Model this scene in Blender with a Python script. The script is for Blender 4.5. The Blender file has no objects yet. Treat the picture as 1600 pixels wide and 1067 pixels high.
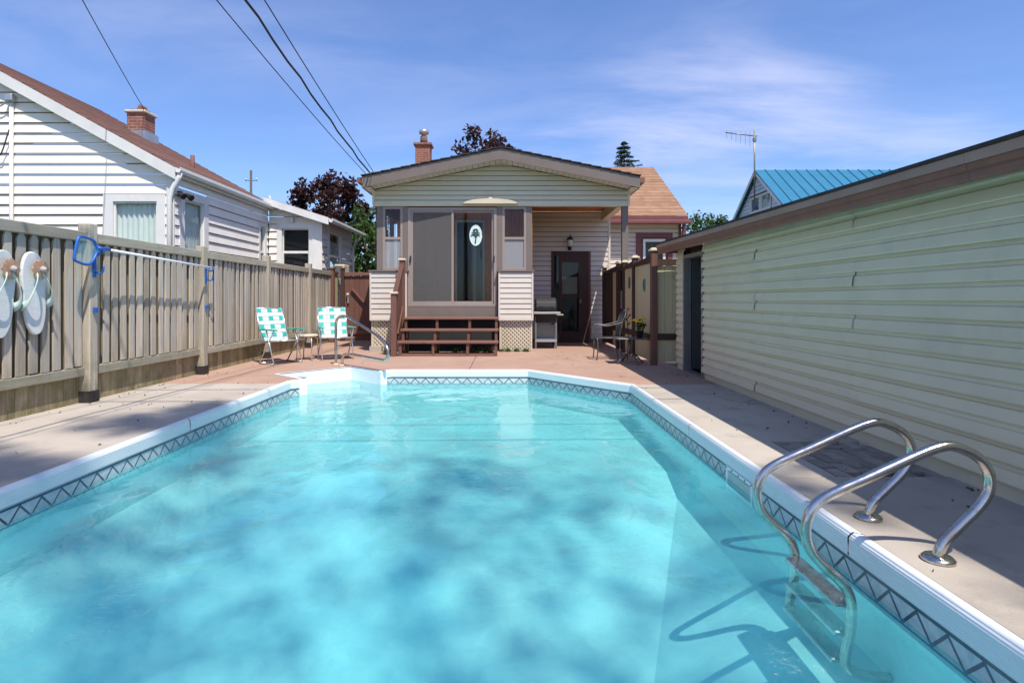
import bpy, math, random
import numpy as np
from mathutils import Vector, Matrix
random.seed(7)
R = math.radians
sc = bpy.context.scene
C = sc.collection

# ------------------------------------------------------------------ camera, sky, sun, exposure
H = 1.15                                   # eye height over the deck
cam_d = bpy.data.cameras.new('camera')
cam = bpy.data.objects.new('camera', cam_d); C.objects.link(cam)
cam.location = (0, 0, H); cam.rotation_euler = (R(90), 0, 0)
cam_d.sensor_width = 36; cam_d.lens = 36 * 900 / 1600
cam_d.shift_x = 10 / 1600; cam_d.shift_y = -65.5 / 1600
cam_d.clip_start = 0.05; cam_d.clip_end = 3000
sc.camera = cam

KX, KY = 0.26, 0.48                        # shadow run per metre of height
sun_dir = Vector((KX, -KY, 1)).normalized()
w = bpy.data.worlds.new('World'); sc.world = w; w.use_nodes = True
nt = w.node_tree; nt.nodes.clear()
def wn(t, **k):
    n = nt.nodes.new(t)
    for a, b in k.items(): setattr(n, a, b)
    return n
sky = wn('ShaderNodeTexSky', sky_type='NISHITA', sun_disc=False)
sky.sun_elevation = math.asin(sun_dir.z); sky.sun_rotation = math.atan2(sun_dir.x, sun_dir.y)
sky.air_density = 1.0; sky.dust_density = 0.6; sky.ozone_density = 2.2
tc = wn('ShaderNodeTexCoord')
sep = wn('ShaderNodeSeparateXYZ'); nt.links.new(tc.outputs['Generated'], sep.inputs[0])
def wmath(op, a, b=None):
    n = wn('ShaderNodeMath', operation=op)
    for i, v in enumerate((a, b)):
        if v is None: continue
        if isinstance(v, (int, float)): n.inputs[i].default_value = v
        else: nt.links.new(v, n.inputs[i])
    return n.outputs[0]
# wispy high cloud on a flat layer overhead: direction divided by its height
zc = wmath('MAXIMUM', wmath('ADD', sep.outputs['Z'], 0.12), 0.03)
cx = wmath('DIVIDE', sep.outputs['X'], zc); cy = wmath('DIVIDE', sep.outputs['Y'], zc)
comb = wn('ShaderNodeCombineXYZ'); nt.links.new(cx, comb.inputs[0]); nt.links.new(cy, comb.inputs[1])
def wnoise(scale, loc, detail, rough, vs=(1, 1, 1)):
    mp = wn('ShaderNodeMapping'); nt.links.new(comb.outputs[0], mp.inputs[0])
    mp.inputs['Location'].default_value = loc; mp.inputs['Scale'].default_value = vs
    mp.inputs['Rotation'].default_value = (0, 0, R(18))
    n = wn('ShaderNodeTexNoise'); n.inputs['Scale'].default_value = scale
    n.inputs['Detail'].default_value = detail; n.inputs['Roughness'].default_value = rough
    n.inputs['Distortion'].default_value = 0.4
    nt.links.new(mp.outputs[0], n.inputs['Vector']); return n.outputs['Fac']
big = wnoise(0.42, (-2.4, 3.3, 0), 2, .5)
fine = wnoise(1.5, (1.7, 5.2, 0), 7, .6, (.55, 1.2, 1))
def wrange(v, a, b):
    n = wn('ShaderNodeMapRange', interpolation_type='SMOOTHSTEP'); nt.links.new(v, n.inputs[0])
    n.inputs[1].default_value = a; n.inputs[2].default_value = b; return n.outputs[0]
mask = wmath('MULTIPLY', wmath('MULTIPLY', wrange(big, .385, .67), wrange(fine, .30, .78)), .72)
tint = wn('ShaderNodeMix', data_type='RGBA', blend_type='MULTIPLY'); tint.inputs[0].default_value = 1
nt.links.new(sky.outputs[0], tint.inputs[6]); tint.inputs[7].default_value = (.83, .985, 1.32, 1)
mixc = wn('ShaderNodeMix', data_type='RGBA'); nt.links.new(mask, mixc.inputs[0])
nt.links.new(tint.outputs[2], mixc.inputs[6]); mixc.inputs[7].default_value = (6.2, 6.3, 8.0, 1)
bg = wn('ShaderNodeBackground'); bg.inputs[1].default_value = 0.112
nt.links.new(mixc.outputs[2], bg.inputs[0])
out = wn('ShaderNodeOutputWorld'); nt.links.new(bg.outputs[0], out.inputs[0])

sl = bpy.data.lights.new('sun', 'SUN'); sl.energy = 4.3; sl.angle = R(0.53); sl.color = (1, .955, .88)
so = bpy.data.objects.new('sun', sl); C.objects.link(so); so.location = (8, -12, 30)
so.rotation_euler = sun_dir.to_track_quat('Z', 'Y').to_euler()
sc.view_settings.view_transform = 'Standard'; sc.view_settings.look = 'None'
sc.view_settings.gamma = 1; sc.view_settings.use_curve_mapping = False
sc.view_settings.exposure = 0.45
sc.cycles.max_bounces = 8; sc.cycles.transparent_max_bounces = 16
sc.cycles.use_denoising = True

# ------------------------------------------------------------------ materials
MATS = {}
class NB:
    """small node builder"""
    def __init__(s, name):
        s.m = bpy.data.materials.new(name); s.m.use_nodes = True
        s.t = s.m.node_tree; s.t.nodes.clear()
        s.o = s.n('ShaderNodeOutputMaterial')
    def n(s, t, **k):
        x = s.t.nodes.new(t)
        for a, b in k.items(): setattr(x, a, b)
        return x
    def l(s, a, b): s.t.links.new(a, b)
    def put(s, v, sock):
        if hasattr(v, 'is_output') or isinstance(v, bpy.types.NodeSocket): s.l(v, sock)
        else: sock.default_value = v
    def math(s, op, a, b=None, c=None):
        x = s.n('ShaderNodeMath', operation=op)
        for i, v in enumerate((a, b, c)):
            if v is not None: s.put(v, x.inputs[i])
        return x.outputs[0]
    def pos(s, scale=(1, 1, 1), rnd=0):
        g = s.n('ShaderNodeNewGeometry'); v = g.outputs['Position']
        mp = s.n('ShaderNodeMapping'); s.l(v, mp.inputs[0]); mp.inputs['Scale'].default_value = scale
        if rnd:
            oi = s.n('ShaderNodeObjectInfo'); c = s.n('ShaderNodeCombineXYZ')
            r = s.math('MULTIPLY', oi.outputs['Random'], rnd)
            for i in range(3): s.l(r, c.inputs[i])
            s.l(c.outputs[0], mp.inputs['Location'])
        return mp.outputs[0]
    def noise(s, vec, scale, detail=4, rough=.55, dist=0):
        x = s.n('ShaderNodeTexNoise'); s.l(vec, x.inputs['Vector'])
        x.inputs['Scale'].default_value = scale; x.inputs['Detail'].default_value = detail
        x.inputs['Roughness'].default_value = rough; x.inputs['Distortion'].default_value = dist
        return x.outputs['Fac']
    def rng(s, v, a, b, c=0., d=1., smooth=True):
        x = s.n('ShaderNodeMapRange', interpolation_type='SMOOTHSTEP' if smooth else 'LINEAR')
        s.put(v, x.inputs[0])
        for i, q in enumerate((a, b, c, d)): x.inputs[i + 1].default_value = q
        return x.outputs[0]
    def mix(s, f, a, b, blend='MIX'):
        x = s.n('ShaderNodeMix', data_type='RGBA', blend_type=blend)
        s.put(f, x.inputs[0])
        for v, k in ((a, 6), (b, 7)):
            if isinstance(v, tuple): x.inputs[k].default_value = (*v[:3], 1)
            else: s.l(v, x.inputs[k])
        return x.outputs[2]
    def bump(s, h, strength=.3, dist=.01):
        x = s.n('ShaderNodeBump'); x.inputs['Strength'].default_value = strength
        x.inputs['Distance'].default_value = dist; s.l(h, x.inputs['Height']); return x.outputs[0]
    def bsdf(s, col, rough=.6, metal=0, spec=.4, nrm=None):
        p = s.n('ShaderNodeBsdfPrincipled')
        if isinstance(col, tuple): p.inputs['Base Color'].default_value = (*col[:3], 1)
        else: s.l(col, p.inputs['Base Color'])
        s.put(rough, p.inputs['Roughness']); p.inputs['Metallic'].default_value = metal
        p.inputs['Specular IOR Level'].default_value = spec
        if nrm is not None: s.l(nrm, p.inputs['Normal'])
        return p.outputs[0]
    def done(s, sh):
        s.l(sh, s.o.inputs[0]); MATS[s.m.name] = s.m; return s.m
def schlick(b, f0, nrm=None):
    lw = b.n('ShaderNodeLayerWeight'); lw.inputs[0].default_value = .5
    if nrm is not None: b.l(nrm, lw.inputs['Normal'])
    return b.math('MINIMUM', b.math('ADD', b.math('MULTIPLY', b.math('POWER', lw.outputs['Facing'], 5), 1 - f0), f0), 1)
def rnd_val(b, amt):
    oi = b.n('ShaderNodeObjectInfo')
    return b.rng(oi.outputs['Random'], 0, 1, 1 - amt, 1 + amt, False)
def scale_col(b, col, f):
    v = b.n('ShaderNodeVectorMath', operation='SCALE')
    if isinstance(col, tuple): v.inputs[0].default_value = col[:3]
    else: b.l(col, v.inputs[0])
    b.put(f, v.inputs['Scale']); return v.outputs[0]
def plain(name, col, rough=.6, metal=0, spec=.4, var=.1, scale=3, bump=.0, rnd=.04, stretch=(1, 1, 1), dirt=None, dirt_amt=.3):
    b = NB(name); v = b.pos(stretch, 7)
    f = b.noise(v, scale, 5); c = scale_col(b, col, b.rng(f, .25, .75, 1 - var, 1 + var))
    c = scale_col(b, c, rnd_val(b, rnd))
    if dirt:
        d = b.noise(b.pos((1, 1, .45), 3), 2.3, 6, .65)
        c = b.mix(b.math('MULTIPLY', b.rng(d, .5, .78), dirt_amt), c, dirt)
    nr = b.bump(b.noise(v, scale * 12, 3), bump, .004) if bump else None
    return b.done(b.bsdf(c, rough, metal, spec, nr))
def wood(name, col, axis='z', var=.25, rnd=.18, moss=None, grey=None, rough=.85, sc_=1.0):
    st = {'z': (38, 38, 1.6), 'y': (38, 1.6, 38), 'x': (1.6, 38, 38)}[axis]
    b = NB(name); v = b.pos(tuple(k * sc_ for k in st), 50)
    f = b.noise(v, 1, 6, .6, .6); c = scale_col(b, col, b.rng(f, .25, .8, 1 + var, 1 - var))
    c = scale_col(b, c, rnd_val(b, rnd))
    if grey: c = b.mix(b.rng(b.noise(b.pos((2, 2, 1), 20), 1.2, 4), .4, .65, 0, .6), c, grey)
    if moss:
        g = b.n('ShaderNodeNewGeometry'); s = b.n('ShaderNodeSeparateXYZ'); b.l(g.outputs['Position'], s.inputs[0])
        low = b.rng(s.outputs['Z'], .05, .75, 1, 0); nn = b.rng(b.noise(b.pos((3, 3, 2), 4), 2.2, 6, .7), .38, .66)
        c = b.mix(b.math('MULTIPLY', b.math('MULTIPLY', low, nn), .75), c, moss)
        st2 = b.rng(b.noise(b.pos((9, 9, 1), 9), 1, 5, .7), .55, .75)
        c = b.mix(b.math('MULTIPLY', st2, .35), c, tuple(k * .45 for k in col))
    # knots: darker rings
    vo = b.n('ShaderNodeTexVoronoi'); vo.inputs['Scale'].default_value = 1.0
    b.l(b.pos(tuple(1.1 if k < 10 else 7 for k in st), 30), vo.inputs['Vector'])
    c = b.mix(b.math('MULTIPLY', b.rng(vo.outputs['Distance'], .03, .1, 1, 0), .6), c, tuple(k * .35 for k in col))
    return b.done(b.bsdf(c, rough, 0, .25, b.bump(f, .5, .004)))

# ---- ground and pool
def aggregate(name, ca, cb, speck, stain, st_amt):
    b = NB(name); p = b.pos((1, 1, 1))
    f1 = b.noise(p, 95, 3, .7); f2 = b.noise(p, 1.1, 6, .6); f3 = b.noise(p, 320, 2, .6)
    c = b.mix(b.rng(f2, .3, .7), ca, cb)
    c = b.mix(b.math('MULTIPLY', b.rng(f1, .5, .75), .55), c, speck)
    c = b.mix(b.math('MULTIPLY', b.rng(f3, .55, .8), .5), c, tuple(k * .5 for k in ca))
    c = b.mix(b.math('MULTIPLY', b.rng(b.noise(p, 2.6, 7, .7), .5, .72), st_amt), c, stain)
    vo = b.n('ShaderNodeTexVoronoi', feature='DISTANCE_TO_EDGE'); vo.inputs['Scale'].default_value = .42
    wob = b.n('ShaderNodeVectorMath', operation='ADD'); nz = b.n('ShaderNodeTexNoise'); nz.inputs['Scale'].default_value = 3; nz.inputs['Detail'].default_value = 5; b.l(p, nz.inputs['Vector'])
    sc2 = b.n('ShaderNodeVectorMath', operation='SCALE'); b.l(nz.outputs['Color'], sc2.inputs[0]); sc2.inputs['Scale'].default_value = .5; b.l(p, wob.inputs[0]); b.l(sc2.outputs[0], wob.inputs[1]); b.l(wob.outputs[0], vo.inputs['Vector'])
    crk = b.math('MULTIPLY', b.rng(vo.outputs['Distance'], .001, .004, 1, 0), b.rng(b.noise(p, .5, 2), .5, .58))
    c = b.mix(b.math('MULTIPLY', crk, .55), c, tuple(k * .35 for k in ca))
    c = scale_col(b, c, rnd_val(b, .05))
    return b.done(b.bsdf(c, .9, 0, .2, b.bump(f1, .35, .004)))
aggregate('aggregate', (.385, .33, .275), (.46, .40, .335), (.56, .50, .43), (.25, .22, .185), .5)
aggregate('terracotta', (.36, .225, .165), (.41, .265, .20), (.44, .31, .245), (.27, .175, .13), .45)
plain('joint', (.10, .085, .07), .95, var=.3, scale=20)
b = NB('lawn'); p = b.pos(); c = b.mix(b.noise(p, 6, 6), (.045, .075, .02), (.10, .12, .045)); b.done(b.bsdf(c, .95, 0, .1, b.bump(b.noise(p, 60, 3), .6, .03)))
b = NB('coping'); g = b.n('ShaderNodeNewGeometry'); s = b.n('ShaderNodeSeparateXYZ'); b.l(g.outputs['Position'], s.inputs[0])
wv = b.math('SINE', b.math('MULTIPLY', s.outputs['Z'], 2 * math.pi / .0145))
c = b.mix(b.math('MULTIPLY', b.rng(b.noise(b.pos((1, 1, 3)), 2.2, 6, .7), .5, .75), .25), (.74, .76, .76), (.50, .53, .52))
b.done(b.bsdf(c, .38, 0, .5, b.bump(wv, .35, .003)))
plain('step_plastic', (.80, .82, .82), .35, var=.04, bump=.05)
# liner: printed rope-and-truss band at the top, pale marbled below
b = NB('liner'); uv = b.n('ShaderNodeUVMap'); s = b.n('ShaderNodeSeparateXYZ'); b.l(uv.outputs[0], s.inputs[0])
U_, V_ = s.outputs[0], s.outputs[1]                      # metres along the wall, metres below the coping
tri = b.math('PINGPONG', U_, .085)                        # 0 .. .085
tri = b.math('MULTIPLY', tri, 1.06)
dz = b.math('ABSOLUTE', b.math('SUBTRACT', b.math('SUBTRACT', V_, .030), tri))
zig = b.rng(dz, .0085, .0125, 1, 0)
band = b.math('MULTIPLY', b.rng(V_, .024, .026), b.rng(V_, .124, .126, 1, 0))
zig = b.math('MULTIPLY', zig, band)
rail1 = b.math('MULTIPLY', b.rng(V_, .010, .0115), b.rng(V_, .026, .0275, 1, 0))
rail2 = b.math('MULTIPLY', b.rng(V_, .122, .1235), b.rng(V_, .131, .1325, 1, 0))
bead = b.rng(V_, .0045, .006, 1, 0)
ink = b.math('MINIMUM', b.math('ADD', b.math('ADD', zig, rail1), rail2), 1)
p = b.pos(); mar = b.noise(p, 9, 6, .65, 1.2)
base = b.mix(b.rng(mar, .35, .65), (.56, .60, .60), (.40, .47, .50))
top = b.math('MULTIPLY', b.rng(V_, .13, .14, 1, 0), 1)
deep = b.mix(b.rng(mar, .3, .7), (.48, .75, .72), (.41, .69, .68))  # turquoise also carries the water's red loss in the liner colour
base = b.mix(top, deep, base)
scum = b.math('MULTIPLY', b.math('MULTIPLY', b.rng(V_, .072, .09), b.rng(V_, .10, .112, 1, 0)), b.rng(b.noise(b.pos((3, 3, 9)), 2, 5, .7), .35, .7))
base = b.mix(b.math('MULTIPLY', scum, .45), base, (.34, .31, .22))
c = b.mix(b.math('MULTIPLY', ink, b.rng(b.noise(p, 3, 4), .3, .7, .78, 1)), base, (.028, .05, .085)); c = b.mix(bead, c, (.05, .10, .20))
b.done(b.bsdf(c, .45, 0, .4))
# water: clear, Fresnel sheen with ripples; absorbed red is put into the sheet's tint
b = NB('water_surface'); p = b.pos((1, .75, 1))
h1 = b.noise(p, 1.3, 2, .5, 1.0); h2 = b.noise(b.pos((1, .6, 1)), 4.6, 3, .55, .8); h3 = b.noise(b.pos((.7, 1.4, 1)), 13, 2, .5, .6)
calm = b.rng(b.noise(p, .55, 2), .38, .62, .25, 1)
hh = b.math('ADD', b.math('MULTIPLY', h1, .9), b.math('MULTIPLY', b.math('ADD', b.math('MULTIPLY', h2, .34), b.math('MULTIPLY', h3, .10)), calm))
nr = b.bump(hh, .75, .04)
fr = schlick(b, .021, nr)
gl = b.n('ShaderNodeBsdfGlossy'); gl.inputs['Roughness'].default_value = .012; b.l(nr, gl.inputs['Normal'])
tr = b.n('ShaderNodeBsdfTransparent'); tr.inputs[0].default_value = (.73, .965, .965, 1)
murk = b.n('ShaderNodeMixShader'); murk.inputs[0].default_value = .27            # turquoise diffuse coat stands in for scatter by fine suspended matter
df = b.n('ShaderNodeBsdfDiffuse'); df.inputs[0].default_value = (.10, .54, .60, 1); b.l(tr.outputs[0], murk.inputs[1]); b.l(df.outputs[0], murk.inputs[2])
mx = b.n('ShaderNodeMixShader'); b.l(fr, mx.inputs[0]); b.l(murk.outputs[0], mx.inputs[1]); b.l(gl.outputs[0], mx.inputs[2])
b.done(mx.outputs[0])
b = NB('steel'); p = b.pos((1, 1, 1)); f = b.noise(p, 14, 5, .7)
b.done(b.bsdf(b.mix(b.rng(f, .45, .7), (.62, .58, .53), (.42, .36, .29)), b.rng(f, .3, .8, .13, .36), 1, .5))

# ---- woods
wood('fence_wood', (.455, .38, .295), 'z', rnd=.26, moss=(.20, .20, .09), grey=(.42, .395, .355))
wood('fence_low', (.33, .26, .155), 'z', rnd=.2, moss=(.15, .15, .05))
wood('fence_rail', (.36, .31, .235), 'y', moss=(.20, .22, .11), grey=(.33, .32, .25))
wood('post_wood', (.42, .36, .27), 'z', rnd=.08, moss=(.15, .16, .08))
wood('brown_wood_z', (.16, .075, .055), 'z', .2, .08, rough=.6)
wood('brown_wood_x', (.20, .095, .07), 'x', .2, .08, rough=.6)
wood('brown_wood_y', (.115, .052, .036), 'y', .2, .08, rough=.6)
wood('dark_wood_z', (.062, .034, .026), 'z', .25, .12, rough=.65)
wood('cream_wood', (.50, .42, .25), 'z', .1, .06, rough=.7)
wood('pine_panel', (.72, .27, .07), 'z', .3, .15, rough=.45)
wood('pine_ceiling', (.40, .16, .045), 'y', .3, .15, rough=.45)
plain('post_cap', (.62, .52, .36), .7)
plain('tar', (.03, .028, .025), .7, var=.5, scale=25)
# ---- houses
plain('white_siding', (.85, .765, .68), .6, var=.04, scale=2, bump=.06, rnd=.03, dirt=(.52, .47, .40), dirt_amt=.22)
plain('white_trim', (.72, .69, .65), .5, var=.05, dirt=(.5, .48, .44), dirt_amt=.2)
plain('vinyl', (.62, .54, .46), .5, var=.03, rnd=.025, dirt=(.36, .32, .26), dirt_amt=.2)
plain('vinyl_gable', (.60, .53, .38), .5, var=.03, rnd=.025, dirt=(.3, .29, .24), dirt_amt=.25)
plain('soffit', (.62, .60, .50), .5, var=.03)
plain('garage_metal', (.64, .56, .39), .42, var=.03, rnd=.02, bump=.03, dirt=(.40, .38, .30), dirt_amt=.35, spec=.5)
plain('brown_fascia', (.20, .09, .06), .45, var=.12, scale=6)
plain('eave_metal', (.31, .20, .15), .5, var=.1)
plain('taupe', (.175, .135, .112), .5, var=.06)
plain('taupe_frame', (.30, .235, .20), .45, var=.05)
plain('maroon', (.17, .055, .05), .5, var=.1)
plain('black_metal', (.018, .018, .02), .6, var=.2)
plain('dark_inside', (.03, .028, .027), .9)  # near-black colour stands in for the dark of unlit rooms and under the porch
plain('grey_metal', (.26, .25, .24), .4, .6, var=.12)
plain('iron', (.13, .125, .12), .5, .5, var=.2, scale=20)
plain('rubber_wire', (.02, .02, .02), .6)
plain('alu', (.72, .72, .72), .3, .85, var=.06)
plain('white_paint', (.80, .79, .77), .5, var=.05)
plain('flip_white', (.70, .70, .66), .8, var=.1, scale=6, bump=.4, stretch=(8, 1, 30), dirt=(.45, .36, .27), dirt_amt=.4)
plain('mint', (.48, .60, .54), .7, var=.08)
plain('petal', (.42, .25, .155), .75, var=.25, scale=20)
plain('pebble', (.40, .36, .33), .6, var=.1)
plain('blue_plastic', (.02, .12, .42), .35, var=.05)
plain('web_green', (.03, .42, .33), .6, var=.06, rnd=.04)
plain('web_white', (.60, .63, .60), .6, var=.05)
plain('teal_plastic', (.02, .30, .23), .4)
plain('cream_trim', (.62, .52, .38), .5, var=.06)
plain('curtain', (.74, .77, .72), .8, var=.05)
plain('pot', (.025, .022, .02), .6)
plain('yellow_flower', (.72, .46, .02), .7, var=.2, scale=40)
plain('lamp_glass', (.6, .58, .52), .3)
plain('sign_mint', (.62, .74, .67), .5, var=.05)
plain('palm_green', (.02, .06, .04), .6)
plain('plaque_teal', (.10, .22, .19), .6, var=.3, scale=30)
plain('blue_wall', (.60, .66, .74), .6, var=.04)
plain('blue_roof', (.03, .165, .27), .35, var=.06, rnd=.02, spec=.5)
plain('galvanised', (.55, .55, .54), .35, .8, var=.1)
plain('bark', (.10, .08, .06), .95, var=.3, scale=8, bump=.6, stretch=(4, 4, 1))
plain('paver', (.29, .245, .205), .95, var=.2, scale=12, bump=.3, rnd=.2)
plain('wicker', (.36, .24, .13), .8, var=.2, scale=40)
def shingles(name, a, b2, c2):
    b = NB(name); p = b.pos((1, 1, 1), 40)
    v = b.n('ShaderNodeTexVoronoi'); v.inputs['Scale'].default_value = 1; b.l(b.pos((5, 5, .5), 90), v.inputs['Vector'])
    s = b.n('ShaderNodeSeparateXYZ'); b.l(v.outputs['Color'], s.inputs[0])
    c = b.mix(s.outputs[0], a, b2); c = b.mix(b.math('MULTIPLY', b.noise(p, 60, 3, .7), .6), c, c2)
    c = scale_col(b, c, rnd_val(b, .12)); b.done(b.bsdf(c, .95, 0, .15, b.bump(b.noise(p, 90, 2), .4, .004)))
shingles('shingle_tan', (.27, .145, .085), (.36, .215, .135), (.21, .115, .07))
shingles('shingle_brown', (.175, .09, .068), (.25, .135, .105), (.14, .075, .06))
shingles('shingle_dark', (.055, .043, .04), (.085, .07, .065), (.03, .025, .025))
b = NB('brick'); br = b.n('ShaderNodeTexBrick'); p = b.pos()
mp = b.n('ShaderNodeMapping'); b.l(p, mp.inputs[0]); mp.inputs['Rotation'].default_value = (R(90), 0, 0); b.l(mp.outputs[0], br.inputs['Vector'])
br.inputs['Color1'].default_value = (.26, .085, .055, 1); br.inputs['Color2'].default_value = (.34, .13, .085, 1); br.inputs['Mortar'].default_value = (.34, .29, .25, 1)
br.inputs['Scale'].default_value = 1; br.inputs['Brick Width'].default_value = .21; br.inputs['Row Height'].default_value = .075; br.inputs['Mortar Size'].default_value = .008
b.done(b.bsdf(b.mix(b.rng(b.noise(p, 5, 5), .3, .7, 0, .5), br.outputs['Color'], (.17, .08, .06)), .9, 0, .2, b.bump(br.outputs['Fac'], -.5, .01)))
def veil(name, col, opac, gloss=False):
    b = NB(name); tr = b.n('ShaderNodeBsdfTransparent'); mx = b.n('ShaderNodeMixShader')
    if gloss:
        fr = schlick(b, .02)
        gl = b.n('ShaderNodeBsdfGlossy'); gl.inputs['Roughness'].default_value = .02; tr.inputs[0].default_value = (*col, 1)
        b.l(fr, mx.inputs[0]); b.l(tr.outputs[0], mx.inputs[1]); b.l(gl.outputs[0], mx.inputs[2])
    else:
        mx.inputs[0].default_value = opac; b.l(tr.outputs[0], mx.inputs[1]); b.l(b.bsdf(col, .8), mx.inputs[2])
    b.done(mx.outputs[0])
veil('screen', (.135, .13, .125), .5)
veil('screen_thin', (.2, .2, .2), .22)
veil('screen_fine', (.36, .35, .35), .62)
veil('glass', (.94, .96, .95), 0, True)
veil('net', (.22, .42, .45), .5)
def leafmat(name, a, b2, trans=.35):
    b = NB(name); g = b.n('ShaderNodeNewGeometry'); f = g.outputs['Random Per Island']
    c = b.mix(f, a, b2); c = b.mix(b.rng(b.noise(b.pos(), 1.3, 3), .35, .65, 0, .5), c, tuple(k * .55 for k in a))
    d = b.bsdf(c, .55, 0, .3); t = b.n('ShaderNodeBsdfTranslucent'); b.l(c, t.inputs[0])
    mx = b.n('ShaderNodeMixShader'); mx.inputs[0].default_value = trans; b.l(d, mx.inputs[1]); b.l(t.outputs[0], mx.inputs[2]); b.done(mx.outputs[0])
leafmat('leaf_purple', (.055, .022, .022), (.11, .045, .038))
leafmat('leaf_green', (.05, .105, .022), (.13, .20, .045))
leafmat('leaf_far', (.045, .10, .025), (.10, .17, .04))
leafmat('needle', (.022, .05, .028), (.065, .085, .04), .1)

# ------------------------------------------------------------------ mesh helpers
def M(n): return MATS[n]
def tag(o, label=None, cat=None, group=None, kind=None):
    for k, v in (('label', label), ('category', cat), ('group', group), ('kind', kind)):
        if v: o[k] = v
    return o
def thing(name, label, cat, loc=(0, 0, 0), group=None, kind=None):
    e = bpy.data.objects.new(name, None); C.objects.link(e); e.location = loc; e.empty_display_size = .2
    return tag(e, label, cat, group, kind)
def root_loc(p):
    v = Vector((0, 0, 0))
    while p is not None: v += p.location; p = p.parent
    return v
def link(name, me, mat, parent=None, loc=(0, 0, 0)):
    """loc in world space; meshes are local to it"""
    o = bpy.data.objects.new(name, me); C.objects.link(o)
    if mat and not me.materials: me.materials.append(M(mat))
    o.location = Vector(loc) - root_loc(parent)
    if parent is not None: o.parent = parent
    return o
def mesh(name, vs, fs, smooth=False):
    me = bpy.data.meshes.new(name); me.from_pydata([tuple(v) for v in vs], [], fs); me.update()
    if smooth: me.polygons.foreach_set('use_smooth', [True] * len(me.polygons))
    return me
def mk(name, vs, fs, mat, parent=None, smooth=False):
    """world-space verts; the object's origin goes to the middle of its base"""
    a = np.array([tuple(v) for v in vs], float)
    o = np.array([(a[:, 0].min() + a[:, 0].max()) / 2, (a[:, 1].min() + a[:, 1].max()) / 2, a[:, 2].min()])
    return link(name, mesh(name, a - o, fs, smooth), mat, parent, o)
BF = [(0, 3, 2, 1), (4, 5, 6, 7), (0, 1, 5, 4), (1, 2, 6, 5), (2, 3, 7, 6), (3, 0, 4, 7)]
def bverts(x0, x1, y0, y1, z0, z1):
    return [(x0, y0, z0), (x1, y0, z0), (x1, y1, z0), (x0, y1, z0), (x0, y0, z1), (x1, y0, z1), (x1, y1, z1), (x0, y1, z1)]
class MB:
    def __init__(s): s.v, s.f = [], []
    def add(s, vs, fs):
        k = len(s.v); s.v += [tuple(v) for v in vs]; s.f += [tuple(i + k for i in f) for f in fs]; return s
    def box(s, *a): return s.add(bverts(*a), BF)
    def build(s, name, mat, parent=None, smooth=False): return mk(name, s.v, s.f, mat, parent, smooth)
def bevel(o, wd=.006, seg=1):
    m = o.modifiers.new('edge', 'BEVEL'); m.width = wd; m.segments = seg; m.limit_method = 'ANGLE'; return o
def box(name, x0, x1, y0, y1, z0, z1, mat, parent=None, bv=0):
    o = mk(name, bverts(x0, x1, y0, y1, z0, z1), BF, mat, parent)
    return bevel(o, bv) if bv else o
def prism(pts, z0, z1):
    n = len(pts); vs = [(x, y, z0) for x, y in pts] + [(x, y, z1) for x, y in pts]
    return vs, [tuple(range(n))[::-1], tuple(range(n, 2 * n))] + [(i, (i + 1) % n, n + (i + 1) % n, n + i) for i in range(n)]
class Fr:
    """a wall's frame: u along it, z up, n out of it"""
    def __init__(s, o, u, n): s.o, s.u, s.n = Vector(o), Vector(u), Vector(n)
    def p(s, u, z, n=0): return s.o + s.u * u + s.n * n + Vector((0, 0, z))
    def bv(s, u0, u1, z0, z1, n0, n1):
        return [s.p(u0, z0, n1), s.p(u1, z0, n1), s.p(u1, z0, n0), s.p(u0, z0, n0), s.p(u0, z1, n1), s.p(u1, z1, n1), s.p(u1, z1, n0), s.p(u0, z1, n0)]
    def box(s, name, u0, u1, z0, z1, n0, n1, mat, parent=None, bv=0):
        o = mk(name, s.bv(u0, u1, z0, z1, n0, n1), BF, mat, parent)
        return bevel(o, bv) if bv else o
def bar(a, b, wd, th, up=(0, 0, 1)):
    a, b = Vector(a), Vector(b); d = (b - a).normalized(); s = d.cross(Vector(up))
    if s.length < 1e-4: s = d.cross(Vector((0, 1, 0)))
    s.normalize(); t = s.cross(d).normalized(); s *= wd / 2; t *= th / 2
    return [a - s - t, a + s - t, b + s - t, b - s - t, a - s + t, a + s + t, b + s + t, b - s + t], BF
def spline(pts, n=8):
    P = [Vector(p) for p in pts]; P = [P[0] * 2 - P[1]] + P + [P[-1] * 2 - P[-2]]; o = []
    for i in range(1, len(P) - 2):
        a, b, c, d = P[i - 1:i + 3]
        for k in range(n):
            t = k / n
            o.append(.5 * ((2 * b) + (c - a) * t + (2 * a - 5 * b + 4 * c - d) * t * t + (3 * b - a - 3 * c + d) * t ** 3))
    return o + [P[-2]]
def tubev(pts, r, seg=10):
    P = [Vector(p) for p in pts]; vs, fs = [], []; prev = None
    rr = r if isinstance(r, (list, tuple)) else [r] * len(P)
    for i, p in enumerate(P):
        d = (P[min(i + 1, len(P) - 1)] - P[max(i - 1, 0)]).normalized()
        if prev is None:
            prev = d.cross(Vector((0, 0, 1)))
            if prev.length < .05: prev = d.cross(Vector((0, 1, 0)))
        s = (prev - d * prev.dot(d)).normalized(); prev = s; t = d.cross(s)
        vs += [p + (s * math.cos(2 * math.pi * k / seg) + t * math.sin(2 * math.pi * k / seg)) * rr[i] for k in range(seg)]
    for i in range(len(P) - 1):
        for k in range(seg):
            a, b = i * seg + k, i * seg + (k + 1) % seg; fs.append((a, b, b + seg, a + seg))
    fs.append(tuple(range(seg))[::-1]); fs.append(tuple(range(len(vs) - seg, len(vs)))); return vs, fs
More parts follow.
